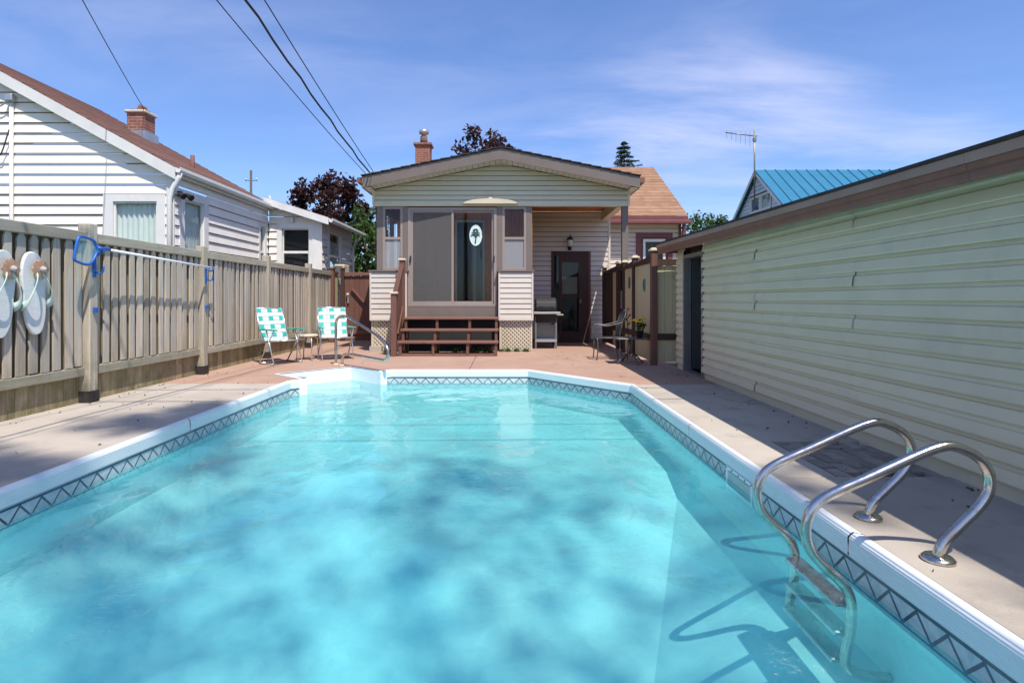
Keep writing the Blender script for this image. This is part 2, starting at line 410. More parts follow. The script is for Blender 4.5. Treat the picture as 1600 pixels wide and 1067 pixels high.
def tube(name, pts, r, mat, parent=None, seg=10, n=0):
    vs, fs = tubev(spline(pts, n) if n else pts, r, seg); return mk(name, vs, fs, mat, parent, True)
def lathe(prof, c, seg=20):
    vs, fs = [], []
    for r, z in prof: vs += [(c[0] + r * math.cos(2 * math.pi * k / seg), c[1] + r * math.sin(2 * math.pi * k / seg), c[2] + z) for k in range(seg)]
    for i in range(len(prof) - 1):
        for k in range(seg):
            a, b = i * seg + k, i * seg + (k + 1) % seg; fs.append((a, b, b + seg, a + seg))
    fs.append(tuple(range(seg))[::-1]); fs.append(tuple(range(len(vs) - seg, len(vs)))); return vs, fs
def copy_tree(o, parent=None):
    c = o.copy(); C.objects.link(c); c.parent = parent
    for ch in list(o.children): copy_tree(ch, c)
    return c
def cut(u0, u1, spans):
    """what is left of u0..u1 outside the spans"""
    segs = [(u0, u1)]
    for a, b in spans:
        nx = []
        for s, e in segs:
            if b <= s or a >= e: nx.append((s, e)); continue
            if a > s: nx.append((s, a))
            if b < e: nx.append((b, e))
        segs = nx
    return [q for q in segs if q[1] - q[0] > .015]
def siding(fr, z0, z1, course, rng_, mat, parent, holes=(), name='siding_board', lap=.020, wob=0, joints=None):
    """lapped boards one by one; rng_(z) -> (u0, u1); holes (u0, u1, z0, z1) lie on course lines"""
    n = int(round((z1 - z0) / course))
    for i in range(n):
        a, b_ = z0 + i * course, z0 + (i + 1) * course
        (l0, r0), (l1, r1) = rng_(a), rng_(b_)
        spans = [(h[0], h[1]) for h in holes if h[2] < b_ - .01 and h[3] > a + .01]
        for s, e in cut(min(l0, l1), max(r0, r1), spans):
            js = sorted(j for j in (joints(i) if joints else []) if s + .1 < j < e - .1)
            for s2, e2 in zip([s] + js, js + [e]):
                g = .002 if js else 0
                f = lambda u, z: min(max(u, rng_(z)[0]), rng_(z)[1])
                q = random.uniform(-wob, wob); lo = lap + random.uniform(0, .5) * wob
                pa, pb = f(s2 + g, a), f(e2 - g, a); ta, tb = f(s2 + g, b_), f(e2 - g, b_)
                gp = min(.016, course * .11)
                vs = [fr.p(pa, a + q, lo), fr.p(pb, a - q, lo), fr.p(pb, a, -.018), fr.p(pa, a, -.018),
                      fr.p(ta, b_ - gp, .004), fr.p(tb, b_ - gp, .004), fr.p(tb, b_ - gp, -.018), fr.p(ta, b_ - gp, -.018)]
                mk(name, vs, BF, mat, parent)
def window(fr, parent, u0, u1, z0, z1, t, trim, pane='glass', curtain=None, sashes=1, sill=True, inside=None, label=None, vert=1):
    """frame around u0..u1, z0..z1 (the opening), t = trim width outwards"""
    m = MB()
    for q in ((u0 - t, u0, z0 - t, z1 + t), (u1, u1 + t, z0 - t, z1 + t), (u0, u1, z1, z1 + t), (u0, u1, z0 - t, z0)):
        m.add(fr.bv(*q, -.02, .034), BF)
    f = m.build('window', trim, parent)
    if label: f['label'] = label
    hh = (z1 - z0) / sashes; ww = (u1 - u0) / vert
    s = MB(); k = .035
    for i in range(sashes):
        for j in range(vert):
            a, b_, c_, d = u0 + j * ww, u0 + (j + 1) * ww, z0 + i * hh, z0 + (i + 1) * hh
            for q in ((a, a + k, c_, d), (b_ - k, b_, c_, d), (a + k, b_ - k, d - k, d), (a + k, b_ - k, c_, c_ + k)): s.add(fr.bv(*q, -.055, -.004 - .012 * i), BF)
            fr.box('pane', a + k, b_ - k, c_ + k, d - k, -.036, -.030, pane, f)
    s.build('sash', trim, f)
    if sill: fr.box('sill', u0 - t - .02, u1 + t + .02, z0 - t - .035, z0 - t - .001, -.01, .06, trim, f)
    if curtain:
        n = 40; vs, fs = [], []
        for i in range(n + 1):
            u = u0 + (u1 - u0) * i / n; d = -.10 + .02 * math.sin(i * 1.3) + .008 * math.sin(i * 3.1)
            vs += [fr.p(u, z0, d), fr.p(u, z1, d)]
            if i: fs.append((2 * i - 2, 2 * i, 2 * i + 1, 2 * i - 1))
        mk('curtain', vs, fs, curtain, f, True)
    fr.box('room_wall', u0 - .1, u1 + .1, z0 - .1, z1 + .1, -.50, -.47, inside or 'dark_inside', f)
    return f
# ------------------------------------------------------------------ pool outline
XL, XR, NEAR, FAR = -3.04, 1.70, .35, 9.41
E_, F_ = Vector((XL, 8.12)), Vector((-1.85, FAR)); dv = F_ - E_; nn_ = Vector((-dv.y, dv.x)).normalized()
D_, C_ = E_ + dv * .14, E_ + dv * .87; A_, B_ = D_ + nn_ * .86, C_ + nn_ * .86
basin = [(XL, NEAR), (XR, NEAR), (XR, 7.8), (.366, FAR), (F_.x, F_.y), (E_.x, E_.y)]
outline = basin[:5] + [tuple(C_), tuple(B_), tuple(A_), tuple(D_)] + basin[5:]
def offset(poly, d):
    o = []; n = len(poly)
    for i in range(n):
        p0, p1, p2 = (Vector(poly[(i + k) % n]) for k in (-1, 0, 1))
        a = (p1 - p0).normalized(); b_ = (p2 - p1).normalized(); na, nb = Vector((a.y, -a.x)), Vector((b_.y, -b_.x))
        s = na + nb; s = s / max(s.dot(na), .2); o.append(tuple(p1 + s * d))
    return o
OUT = offset(outline, .045)                 # outer lip of the coping
WZ = -.21                                    # water level

# ground sheet round the pool
m = MB()
for q in ((-900, 900, 11, 1500), (-900, 900, -900, -1), (-900, -4.4, -1, 11), (2.6, 900, -1, 11)): m.add([(q[0], q[2], -.14), (q[1], q[2], -.14), (q[1], q[3], -.14), (q[0], q[3], -.14)], [(0, 1, 2, 3)])
tag(m.build('ground', 'lawn'), kind='structure')
# deck: poured slabs with open joints
deck = thing('pool_deck', None, None, (0, 6, -.12), kind='structure')
sb = MB()
for q in ((-4.95, XL - .3, -4, 12), (XR + .3, 2.95, -4, 12), (-4.95, 6, 11, 17.2), (-4.95, 2.95, -4, NEAR - .3)): pass
def slab(pts, mat, top=0.0):
    vs, fs = prism(offset(pts, -.005), -.10, top); return bevel(mk('slab', vs, fs, mat, deck), .006)
ol = {k: OUT[i] for i, k in enumerate(('nl', 'nr', 'r', 'fr', 'f', 'c', 'b', 'a', 'd', 'e'))}
xl, xr = ol['nl'][0], ol['nr'][0]
ys = [-4, -1.2, 1.2, 3.6, 5.9, ol['e'][1] - .25]
for a, b_ in zip(ys, ys[1:]): slab([(-4.95, a), (xl, a), (xl, b_), (-4.95, b_)], 'aggregate')
ys = [-4, -1.2, 1.3, 3.75, 6.35, ol['r'][1]]
for a, b_ in zip(ys, ys[1:]):
    if a == 3.75:                                 # the slab stops short of the garage where bricks fill the gap
        slab([(xr, a), (2.16, a), (2.16, a + .95), (2.95, a + .95), (2.95, b_), (xr, b_)], 'aggregate')
    else: slab([(xr, a), (2.95, a), (2.95, b_), (xr, b_)], 'aggregate')
slab([(xl, -4), (xr, -4), (xr, ol['nl'][1]), (xl, ol['nl'][1])], 'aggregate')
slab([(-4.95, ys[-1] + .1 if 0 else ol['e'][1] - .25), (xl, ol['e'][1] - .25), ol['e'], ol['d'], ol['a'], ol['b'], (ol['b'][0], 11.2), (-4.95, 11.2)], 'terracotta')
slab([ol['b'], ol['c'], ol['f'], (-.6, ol['f'][1]), (-.6, 11.2), (ol['b'][0], 11.2)], 'terracotta')
slab([(-.6, ol['f'][1]), ol['fr'], ol['r'], (2.95, ol['r'][1]), (2.95, 11.2), (-.6, 11.2)], 'terracotta')
slab([(-4.95, 11.2), (-.6, 11.2), (-.6, 17.2), (-4.95, 17.2)], 'terracotta')
slab([(-.6, 11.2), (6, 11.2), (6, 17.2), (-.6, 17.2)], 'terracotta')
m = MB()
for q in ((-4.95, xl + .0, -4, 9), (xr, 2.95, -4, 9), (-4.95, 6, 9.95, 17.2), (.9, 2.95, 9, 9.95)): m.add([(q[0], q[2], -.06), (q[1], q[2], -.06), (q[1], q[3], -.06), (q[0], q[3], -.06)], [(0, 1, 2, 3)])
m.build('joint_filler', 'joint', deck)
# bricks by the garage
pm = mesh('paver', bverts(-.049, .049, -.099, .099, 0, .05), BF); pm.materials.append(M('paver'))
for i in range(7):
    for j in range(5):
        x, y = 2.225 + i * .105, 3.86 + j * .205 + (.1 if i % 2 else 0)
        if y > 4.6: continue
        o = link('paver', pm, None, deck, (x, y, -.062 + random.uniform(0, .012))); o.rotation_euler = (random.uniform(-.03, .03), random.uniform(-.03, .03), random.uniform(-.04, .04))

# pool
pool = thing('swimming_pool', None, None, (-.67, 4.9, -2), kind='structure')
def loft_walls(path, z_of, name, mat, parent, uv=True):
    """vertical wall along a closed/open path, z rows from z_of"""
    vs, fs, us = [], [], []; L = 0
    for i, p in enumerate(path):
        if i: L += (Vector(p) - Vector(path[i - 1])).length
        for z in z_of: vs.append((p[0], p[1], z)); us.append((L, -z - .11))
    k = len(z_of)
    for i in range(len(path) - 1):
        for j in range(k - 1): fs.append((i * k + j, (i + 1) * k + j, (i + 1) * k + j + 1, i * k + j + 1))
    o = mk(name, vs, fs, mat, parent)
    if uv:
        l = o.data.uv_layers.new(name='UVMap')
        for lp in o.data.loops: l.data[lp.index].uv = us[lp.vertex_index]
    return o
SH, DP = -.52, -1.05                            # apparent floor depths, shallow and deep
full = [tuple(D_), basin[5], basin[0], basin[1], basin[2], basin[3], basin[4], tuple(C_)]
loft_walls(full, [-.10, -.25, SH], 'liner_wall', 'liner', pool)
hp = [(-2.1, 1.1), (.85, 1.1), (.85, 3.3), (-2.1, 3.3)]; brk = 5.6
vs = [(XL, NEAR, SH), (XR, NEAR, SH), (XR, brk, SH), (XL, brk, SH)] + [(x, y, DP) for x, y in hp] + [(XR, 7.8, SH), (.366, FAR, SH), (F_.x, F_.y, SH), (E_.x, E_.y, SH)]
fs = [(4, 5, 6, 7), (0, 1, 5, 4), (1, 2, 6, 5), (2, 3, 7, 6), (3, 0, 4, 7), (3, 2, 8, 9, 10, 11)]
fl = mk('liner_floor', vs, fs, 'liner', pool); l = fl.data.uv_layers.new(name='UVMap')
for d in l.data: d.uv = (0, 1)
# white step unit in the cut corner
rec = [tuple(C_), tuple(B_), tuple(A_), tuple(D_)]
st = loft_walls(rec, [-.004, -1.0], 'step_wall', 'step_plastic', pool, False)
def lerp2(t, s): 
    q = D_ + (C_ - D_) * s + nn_ * (.86 * (1 - t)); return (q.x, q.y)
for i, (t0, t1, z) in enumerate(((0, .36, -.265), (.36, .68, -.35), (.68, 1.0, -.43))):
    vs, fs = prism([lerp2(t0, .005), lerp2(t1, .005), lerp2(t1, .995), lerp2(t0, .995)][::-1], -1.0, z)
    bevel(mk('pool_step', vs, fs, 'step_plastic', pool), .02, 2)
for q in (D_, C_):
    t = (C_ - D_).normalized(); c0 = q - t * .05 * (1 if q is D_ else -1)
    p4 = [c0 - t * .06 - nn_ * .03, c0 + t * .06 - nn_ * .03, c0 + t * .06 + nn_ * .05, c0 - t * .06 + nn_ * .05]
    vs, fs = prism([tuple(x) for x in p4], -.7, .008); bevel(mk('step_flange', vs, fs, 'step_plastic', pool), .01)
# coping: extruded white track in lengths
def coping(path, outer):
    for i in range(len(path) - 1):
        a, b_, c_, d = Vector(path[i]), Vector(path[i + 1]), Vector(outer[i + 1]), Vector(outer[i])
        n = max(1, round((b_ - a).length / 2.45))
        for k in range(n):
            g0, g1 = (k / n + (.0008 if k else 0)), ((k + 1) / n - (.0008 if k < n - 1 else 0))
            a2, b2, c2, d2 = a.lerp(b_, g0), a.lerp(b_, g1), d.lerp(c_, g1), d.lerp(c_, g0)
            inn = (a2 - d2) * .25; inn2 = (b2 - c2) * .25
            rows = [(d2, c2, -.03), (d2, c2, .004), (a2 * .8 + d2 * .2, b2 * .8 + c2 * .2, .008), (a2, b2, 0), (a2 + inn, b2 + inn2, -.02), (a2 + inn, b2 + inn2, -.108), (a2 - inn * .2, b2 - inn2 * .2, -.112)]
            vs, fs = [], []
            for p0, p1, z in rows: vs += [(p0.x, p0.y, z), (p1.x, p1.y, z)]
            for j in range(len(rows) - 1): fs.append((2 * j, 2 * j + 1, 2 * j + 3, 2 * j + 2))
            mk('coping', vs, fs, 'coping', pool)
po = {k: v for k, v in zip(('nl', 'nr', 'r', 'fr', 'f', 'c', 'b', 'a', 'd', 'e'), outline)}
ks = ['d', 'e', 'nl', 'nr', 'r', 'fr', 'f', 'c']; coping([po[k] for k in ks], [ol[k] for k in ks])
vs, fs = [], []
for k in ('c', 'b', 'a', 'd'): vs += [(*po[k], .006), (*ol[k], .006), (*ol[k], -.03)]
for i in range(3): fs += [(3 * i, 3 * i + 3, 3 * i + 4, 3 * i + 1), (3 * i + 1, 3 * i + 4, 3 * i + 5, 3 * i + 2)]
mk('step_rim', vs, fs, 'step_plastic', pool)
# skimmer in the right wall
sk = MB()
for y0, y1, z0, z1 in ((3.93, 4.40, -.135, -.112), (3.93, 4.40, -.27, -.25), (3.93, 3.96, -.25, -.135), (4.37, 4.40, -.25, -.135)): sk.box(XR - .018, XR + .002, y0, y1, z0, z1)
sko = sk.build('skimmer', 'step_plastic', pool); box('skimmer_flap', XR - .008, XR - .002, 3.96, 4.37, -.25, -.15, 'mint', sko)
for y in (3.945, 4.05, 4.16, 4.28, 4.385): box('screw', XR - .022, XR - .017, y - .005, y + .005, -.128, -.119, 'black_metal', sko)
# water: one tinted top sheet with Fresnel sheen
ins = .004
wp = [tuple(p) for p in offset(outline, -ins)]
n = len(wp)
wo = mk('water', [(x, y, WZ) for x, y in wp], [tuple(range(n))], 'water_surface')
tag(wo, kind='structure')

# ------------------------------------------------------------------ left fence
fence = thing('board_fence', 'weathered grey wooden fence with overlapping boards beside the left deck', 'fence', (-4.72, 10, 0))
FX = -4.74                                      # face of the rails' plane
posts = [6.47 + 2.414 * k for k in range(-2, 4)] + [15.75]
for y in posts[:-1]:
    p = box('post', FX - .02, FX + .115, y - .065, y + .065, -.12, 1.985 + random.uniform(-.02, .03), 'post_wood', fence, .008)
    box('post_base', FX - .03, FX + .125, y - .075, y + .075, -.02, .13, 'tar', p)
pick = []
for k in range(3):
    wdt = .048; pts = [(-wdt, 0), (wdt, 0), (wdt, 1.38), (wdt * .45, 1.43 + .012 * k), (-wdt * .5, 1.43), (-wdt, 1.37)]
    vs = [(0, y, z) for y, z in pts] + [(.018, y, z) for y, z in pts]; q = len(pts)
    me = mesh('board', vs, [tuple(range(q)), tuple(range(q, 2 * q))[::-1]] + [(i, q + i, q + (i + 1) % q, (i + 1) % q) for i in range(q)]); me.materials.append(M('fence_wood')); pick.append(me)
rear = mesh('board', bverts(-.018, 0, -.07, .07, 0, 1.86), BF); rear.materials.append(M('fence_low'))
for a, b_ in zip(posts, posts[1:]):
    box('rail', FX, FX + .085, a + .066, b_ - .066, 1.79, 1.90, 'fence_rail', fence, .006)
    box('rail', FX, FX + .06, a + .066, b_ - .066, .30, .40, 'fence_rail', fence, .006)
    n = 15; stp = (b_ - a - .13) / n
    for i in range(n):
        y = a + .065 + (i + .5) * stp
        o = link('board', random.choice(pick), None, fence, (FX + .03 + random.uniform(0, .014), y + random.uniform(-.012, .012), .405 + random.uniform(-.0, .012)))
        o.scale = (1, random.uniform(.85, 1.1), random.uniform(.955, .985)); o.rotation_euler = (random.uniform(-.012, .012), 0, random.uniform(-.06, .06))
        o = link('board', rear, None, fence, (FX - .004, y + stp / 2, -.02)); o.rotation_euler = (random.uniform(-.006, .006), 0, 0); o.scale = (1, 1.06, random.uniform(.985, 1.01))

# brown gate, its post and cream infill at the end of the fence
gate = thing('garden_gate', 'dark brown wooden gate with diagonal brace between grey fence and porch', 'gate', (-4.0, 15.95, 0))
for i in range(6): box('board', -4.45 + i * .135, -4.45 + i * .135 + .131, 15.95, 15.98, .02, 1.80, 'brown_wood_z', gate)
box('rail', -4.45, -3.64, 15.90, 15.948, 1.81, 1.90, 'brown_wood_x', gate); box('rail', -4.45, -3.64, 15.91, 15.948, .2, .3, 'brown_wood_x', gate)
vs, fs = bar((-4.25, 15.92, 1.45), (-3.9, 15.92, 1.05), .03, .09, (0, 1, 0)); mk('brace', vs, fs, 'brown_wood_x', gate)
box('latch', -4.37, -4.33, 15.90, 15.945, 1.05, 1.25, 'alu', gate); box('handle', -4.38, -4.32, 15.86, 15.90, 1.28, 1.33, 'white_paint', gate)
ep = thing('gate_post', 'reddish brown square post at the far end of the grey fence', 'post', (-4.68, 15.5, 0)); box('post', -4.74, -4.60, 15.40, 15.54, 0, 1.97, 'brown_wood_z', ep, .01); box('cap', -4.76, -4.58, 15.38, 15.56, 1.97, 2.01, 'brown_wood_x', ep)
ip = thing('cream_panel', 'pale cream wooden panel beside the brown gate', 'fence panel', (-4.6, 15.8, 0))
for i in range(3): box('board', -4.655, -4.63, 15.545 + i * .11, 15.545 + i * .11 + .107, .02, 1.82, 'cream_wood', ip)
box('rail', -4.67, -4.61, 15.545, 15.88, 1.821, 1.90, 'brown_wood_y', ip)
gp = thing('hinge_post', 'slim dark brown post carrying the wooden gate', 'post', (-4.5, 15.95, 0)); box('post', -4.56, -4.46, 15.89, 15.99, 0, 2.0, 'dark_wood_z', gp, .008); box('cap', -4.58, -4.44, 15.87, 16.01, 2.0, 2.03, 'brown_wood_x', gp)

# ------------------------------------------------------------------ porch (the covered back addition)
Y0 = 12.86
porch = thing('screened_porch', 'gabled porch with beige siding, sliding screen door and taupe frames', 'porch', (-.1, 14, 0))
AX, AZ, SL = -.10, 4.44, .205                    # apex and slope of the roof
YF, YB = 12.42, 16.6
RX = 3.0                                          # half width of the roof
# roof deck, dark shingle courses, fascia, soffit
for s in (-1, 1):
    a = (AX, AZ); e = (AX + s * RX, AZ - SL * RX)
    nC = 14
    for i in range(nC):
        t0, t1 = i / nC, (i + 1) / nC
        x0, x1 = AX + s * RX * t0, AX + s * RX * t1 + s * .02; z0, z1 = AZ - SL * RX * t0, AZ - SL * RX * t1
        vs = [(x0, YF - .03, z0), (x1, YF - .03, z1 + .012), (x1, YB, z1 + .012), (x0, YB, z0), (x0, YF - .03, z0 - .02), (x1, YF - .03, z1 - .008), (x1, YB, z1 - .008), (x0, YB, z0 - .02)]
        mk('shingle_course', vs, [f if s > 0 else f[::-1] for f in [(0, 1, 2, 3), (7, 6, 5, 4), (0, 4, 5, 1), (1, 5, 6, 2), (2, 6, 7, 3), (3, 7, 4, 0)]], 'shingle_dark', porch)
    fh = .235
    vs = [(a[0], YF, a[1] - .03), (e[0], YF, e[1] - .03), (e[0], YF, e[1] - .03 - fh), (a[0], YF, a[1] - .03 - fh)]; vs += [(x, YF + .03, z) for x, _, z in vs]
    mk('fascia', vs, [(0, 1, 2, 3), (7, 6, 5, 4), (0, 4, 5, 1), (1, 5, 6, 2), (2, 6, 7, 3), (3, 7, 4, 0)], 'taupe', porch)
    zs = -.03 - fh + .012
    nS = 24                                       # soffit strips, ribbed vinyl
    for i in range(nS):
        t0, t1 = i / nS + .0015, (i + 1) / nS - .0015
        x0, x1 = AX + s * RX * t0, AX + s * RX * t1; z0, z1 = AZ - SL * RX * t0 + zs, AZ - SL * RX * t1 + zs
        mk('soffit_strip', [(x0, YF + .03, z0), (x1, YF + .03, z1), (x1, Y0, z1), (x0, Y0, z0), (x0, YF + .03, z0 + .01), (x1, YF + .03, z1 + .01), (x1, Y0, z1 + .01), (x0, Y0, z0 + .01)], BF, 'soffit', porch)
    ex = e[0]; box('eave_fascia', min(ex, ex - s * .025), max(ex, ex - s * .025), YF + .031, YB, e[1] - .27, e[1] - .035, 'taupe', porch)
    wx = AX + s * 2.82; box('eave_soffit', min(wx, ex - s * .026), max(wx, ex - s * .026), YF + .032, YB, e[1] - .262, e[1] - .25, 'soffit', porch)
    box('gutter', min(ex + s * .002, ex + s * .11), max(ex + s * .002, ex + s * .11), YF + .02, YB, e[1] - .15, e[1] - .04, 'brown_fascia', porch)
# gable panel
gf = Fr((0, Y0, 0), (1, 0, 0), (0, -1, 0))
GB = 3.26; und = lambda x: AZ - SL * abs(x - AX) - .26
def grng(z):
    hw = max(.02, min(2.82, (AZ - .262 - z) / SL)); return (AX - hw, AX + hw)
siding(gf, GB, GB + .1085 * 9, .1085, grng, 'vinyl_gable', porch, lap=.022)
vs = [(AX - 2.82, Y0 + .04, GB + .002), (AX + 2.82, Y0 + .04, GB + .002), (AX + 2.82, Y0 + .04, und(AX + 2.82)), (AX, Y0 + .04, und(AX)), (AX - 2.82, Y0 + .04, und(AX - 2.82))]; vs += [(x, Y0 + .10, z) for x, _, z in vs]
mk('gable_backing', vs, [(0, 1, 2, 3, 4), (9, 8, 7, 6, 5)] + [(i, 5 + i, 5 + (i + 1) % 5, (i + 1) % 5) for i in range(5)], 'taupe', porch)
gf.box('gable_trim', AX - 2.86, AX + 2.86, GB - .03, GB - .001, -.10, .03, 'vinyl_gable', porch)
for s in (-1, 1): gf.box('corner_trim', min(AX + s * 2.82, AX + s * 2.87), max(AX + s * 2.82, AX + s * 2.87), GB, und(AX + 2.85) - .0, -.08, .028, 'vinyl_gable', porch)
# ceiling boards
for i in range(34):
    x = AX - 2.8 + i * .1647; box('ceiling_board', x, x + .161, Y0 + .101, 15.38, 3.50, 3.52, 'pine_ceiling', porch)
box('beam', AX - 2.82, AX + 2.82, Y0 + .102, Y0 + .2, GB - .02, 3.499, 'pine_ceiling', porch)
box('side_beam', 2.56, 2.72, Y0 + .202, 15.38, GB, 3.499, 'vinyl_gable', porch)
# side walls of the enclosure
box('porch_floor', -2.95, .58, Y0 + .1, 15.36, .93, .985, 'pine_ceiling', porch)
box('porch_side', .52, .60, Y0 + .1, 15.38, .72, 3.499, 'pine_panel', porch)
lf = Fr((-2.95, 0, 0), (0, -1, 0), (-1, 0, 0))
siding(lf, .72, 1.76, .104, lambda z: (-15.36, -Y0 - .0), 'vinyl', porch, lap=.014)
box('side_panel', -2.92, -2.90, Y0 + .05, 15.38, .72, 1.76, 'taupe', porch)
for y in (Y0 + .9, Y0 + 1.8): box('side_post', -2.95, -2.86, y, y + .1, 1.762, GB - .032, 'taupe', porch)
box('screen', -2.93, -2.926, Y0 + .06, 15.36, 1.763, GB - .033, 'screen_thin', porch)
box('side_header', -2.96, -2.86, Y0 + .105, 15.38, GB - .03, 3.498, 'taupe', porch)
# back wall of the porch room: pine boards with the inner glazed door
for i in range(22):
    x = -2.88 + i * .156
    if x > .5: break
    for (s, e) in cut(x, min(x + .152, .515), [(-1.34, -.56)]): box('wall_board', s, e, 15.30, 15.33, .99, 3.49, 'pine_panel', porch)
    box('wall_board', x, min(x + .152, .515), 15.335, 15.36, 3.27, 3.485, 'pine_panel', porch)
idr = MB()
for q in ((-1.34, -1.29, .99, 3.26), (-.61, -.56, .99, 3.26), (-1.29, -.61, 3.20, 3.26), (-1.29, -.61, .99, 1.08)): idr.box(q[0], q[1], 15.27, 15.34, q[2], q[3])
io = idr.build('inner_door', 'sign_mint', porch); box('pane', -1.29, -.61, 15.30, 15.306, 1.08, 3.20, 'glass', io); box('room_wall', -1.45, -.45, 16.0, 16.03, .9, 3.3, 'dark_inside', io)
box('curtain', -.88, -.80, 15.6, 15.63, 1.1, 2.9, 'taupe_frame', io)
# front: posts, half-walls, windows, sliding door
PY = Y0 + .0
for x0, x1 in ((-2.88, -2.74), (-2.30, -2.18), (-.20, -.07), (.46, .59)): box('post', x0, x1, PY, PY + .1, 1.80, GB - .031, 'taupe', porch, .004)
for x0, x1 in ((-2.74, -2.30), (-.07, .46)):
    wf = MB(); 
    for q in ((x0, x0 + .05, 1.80, 3.22), (x1 - .05, x1, 1.80, 3.22), (x0 + .05, x1 - .05, 1.80, 1.86), (x0 + .05, x1 - .05, 2.49, 2.545), (x0 + .05, x1 - .05, 3.17, 3.22)): wf.box(q[0], q[1], PY + .005, PY + .07, q[2], q[3])
    wo_ = wf.build('window', 'taupe_frame', porch); box('screen', x0 + .05, x1 - .05, PY + .03, PY + .034, 1.86, 2.49, 'screen_fine', wo_); box('pane', x0 + .05, x1 - .05, PY + .05, PY + .055, 2.545, 3.17, 'glass', wo_)
for x0, x1 in ((-3.0, -2.185), (-.155, .61)):
    hf = Fr((0, 12.74, 0), (1, 0, 0), (0, -1, 0))
    hw = box('half_wall', x0, x1, 12.775, Y0 + .08, .70, 1.76, 'taupe', porch)
    siding(hf, .72, 1.758, .1153, lambda z, a=x0 + .03, c=x1 - .03: (a, c), 'vinyl', porch, lap=.016)
    for xx in (x0 - .004, x1 - .034): hf.box('corner_trim', xx, xx + .038, .70, 1.76, -.01, .022, 'vinyl', porch)
    hf.box('base_trim', x0, x1, .685, .718, -.01, .024, 'vinyl', porch)
    box('ledge', x0 - .03, x1 + .03, 12.70, Y0 + .1, 1.762, 1.80, 'taupe', porch)
    # lattice skirt, diagonal laths clipped to the panel
    lx0, lx1, lz0, lz1 = x0 + .05, x1 - .05, .02, .68
    lat = MB()
    for sgn in (-1, 1):
        c = -1.5
        while c < 2.2:
            pts = []
            for x in (lx0, lx1):
                z = lz0 + sgn * (x - lx0) + c
                if lz0 <= z <= lz1: pts.append((x, z))
            for z in (lz0, lz1):
                x = lx0 + sgn * (z - lz0 - c)
                if lx0 < x < lx1: pts.append((x, z))
            if len(pts) >= 2 and abs(pts[0][0] - pts[1][0]) > .02:
                y = 12.80 + (.004 if sgn > 0 else -.004)
                v2, f2 = bar((pts[0][0], y, pts[0][1]), (pts[1][0], y, pts[1][1]), .006, .036, (0, -1, 0)); v2, f2 = bar((pts[0][0], y, pts[0][1]), (pts[1][0], y, pts[1][1]), .036, .006, (0, 1, 0)); lat.add(v2, f2)
            c += .088
    lo = lat.build('lattice', 'cream_trim', porch); lo['kind'] = 'stuff'
    for q in ((lx0 - .03, lx0 + .005, lz0, lz1), (lx1 - .005, lx1 + .03, lz0, lz1)): box('lattice_frame', q[0], q[1], 12.785, 12.82, q[2], q[3], 'cream_trim', porch)
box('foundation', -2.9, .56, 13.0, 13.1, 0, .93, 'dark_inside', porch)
box('pier', -2.98, -2.72, 12.6, 12.78, 0, .12, 'aggregate', porch)
# sliding door
sd = MB(); DX0, DX1 = -2.18, -.20
for q in ((DX0, DX0 + .06, 1.0, 3.2), (DX1 - .06, DX1, 1.0, 3.2), (DX0 + .06, DX1 - .06, 3.14, 3.2), (DX0 + .06, DX1 - .06, 1.0, 1.05)): sd.box(q[0], q[1], PY - .01, PY + .09, q[2], q[3])
door = sd.build('sliding_door', 'taupe_frame', porch)
mid = -1.19
for x0, x1, y in ((DX0 + .06, mid + .03, PY + .02), (mid - .03, DX1 - .06, PY + .055)):
    pf = MB()
    for q in ((x0, x0 + .05, 1.05, 3.14), (x1 - .05, x1, 1.05, 3.14), (x0 + .05, x1 - .05, 3.09, 3.14), (x0 + .05, x1 - .05, 1.05, 1.11)): pf.box(q[0], q[1], y - .012, y + .012, q[2], q[3])
    pf.build('door_panel', 'taupe_frame', door)
box('screen', DX0 + .11, mid - .02, PY + .018, PY + .021, 1.11, 3.09, 'screen', door)
box('pane', DX0 + .11, mid - .02, PY + .026, PY + .030, 1.11, 3.09, 'glass', door)
box('pane', mid + .02, DX1 - .11, PY + .053, PY + .057, 1.11, 3.09, 'glass', door)
box('handle', DX0 + .045, DX0 + .075, PY - .045, PY - .01, 1.98, 2.12, 'black_metal', door); box('handle', DX1 - .075, DX1 - .045, PY - .045, PY - .01, 1.98, 2.12, 'black_metal', door)
box('kick_board', DX0 - .02, DX1 + .02, PY - .005, PY + .06, .74, .995, 'taupe', porch)
# open side: post and rear wall with house door
box('porch_post', 2.60, 2.74, Y0 + .0, Y0 + .13, 0, GB - .031, 'taupe', porch, .006)
bw = Fr((0, 15.40, 0), (1, 0, 0), (0, -1, 0))
siding(bw, .1, .1 + .13 * 26, .13, lambda z: (.602, 2.74), 'vinyl', porch, holes=[(1.22, 2.22, .1, 2.44)], lap=.018)
box('wall_back', .6, 1.22, 15.44, 15.5, 0, 3.50, 'taupe', porch); box('wall_back', 2.22, 2.74, 15.44, 15.5, 0, 3.50, 'taupe', porch); box('wall_back', 1.22, 2.22, 15.44, 15.5, 2.44, 3.5, 'taupe', porch)
bw.box('corner_trim', 2.742, 2.80, 0, 3.48, -.1, .026, 'vinyl', porch)
sw = Fr((2.742, 0, 0), (0, 1, 0), (1, 0, 0)); siding(sw, .1, 3.48, .13, lambda z: (15.5, 17.0), 'vinyl', porch, lap=.018)
dm = MB()
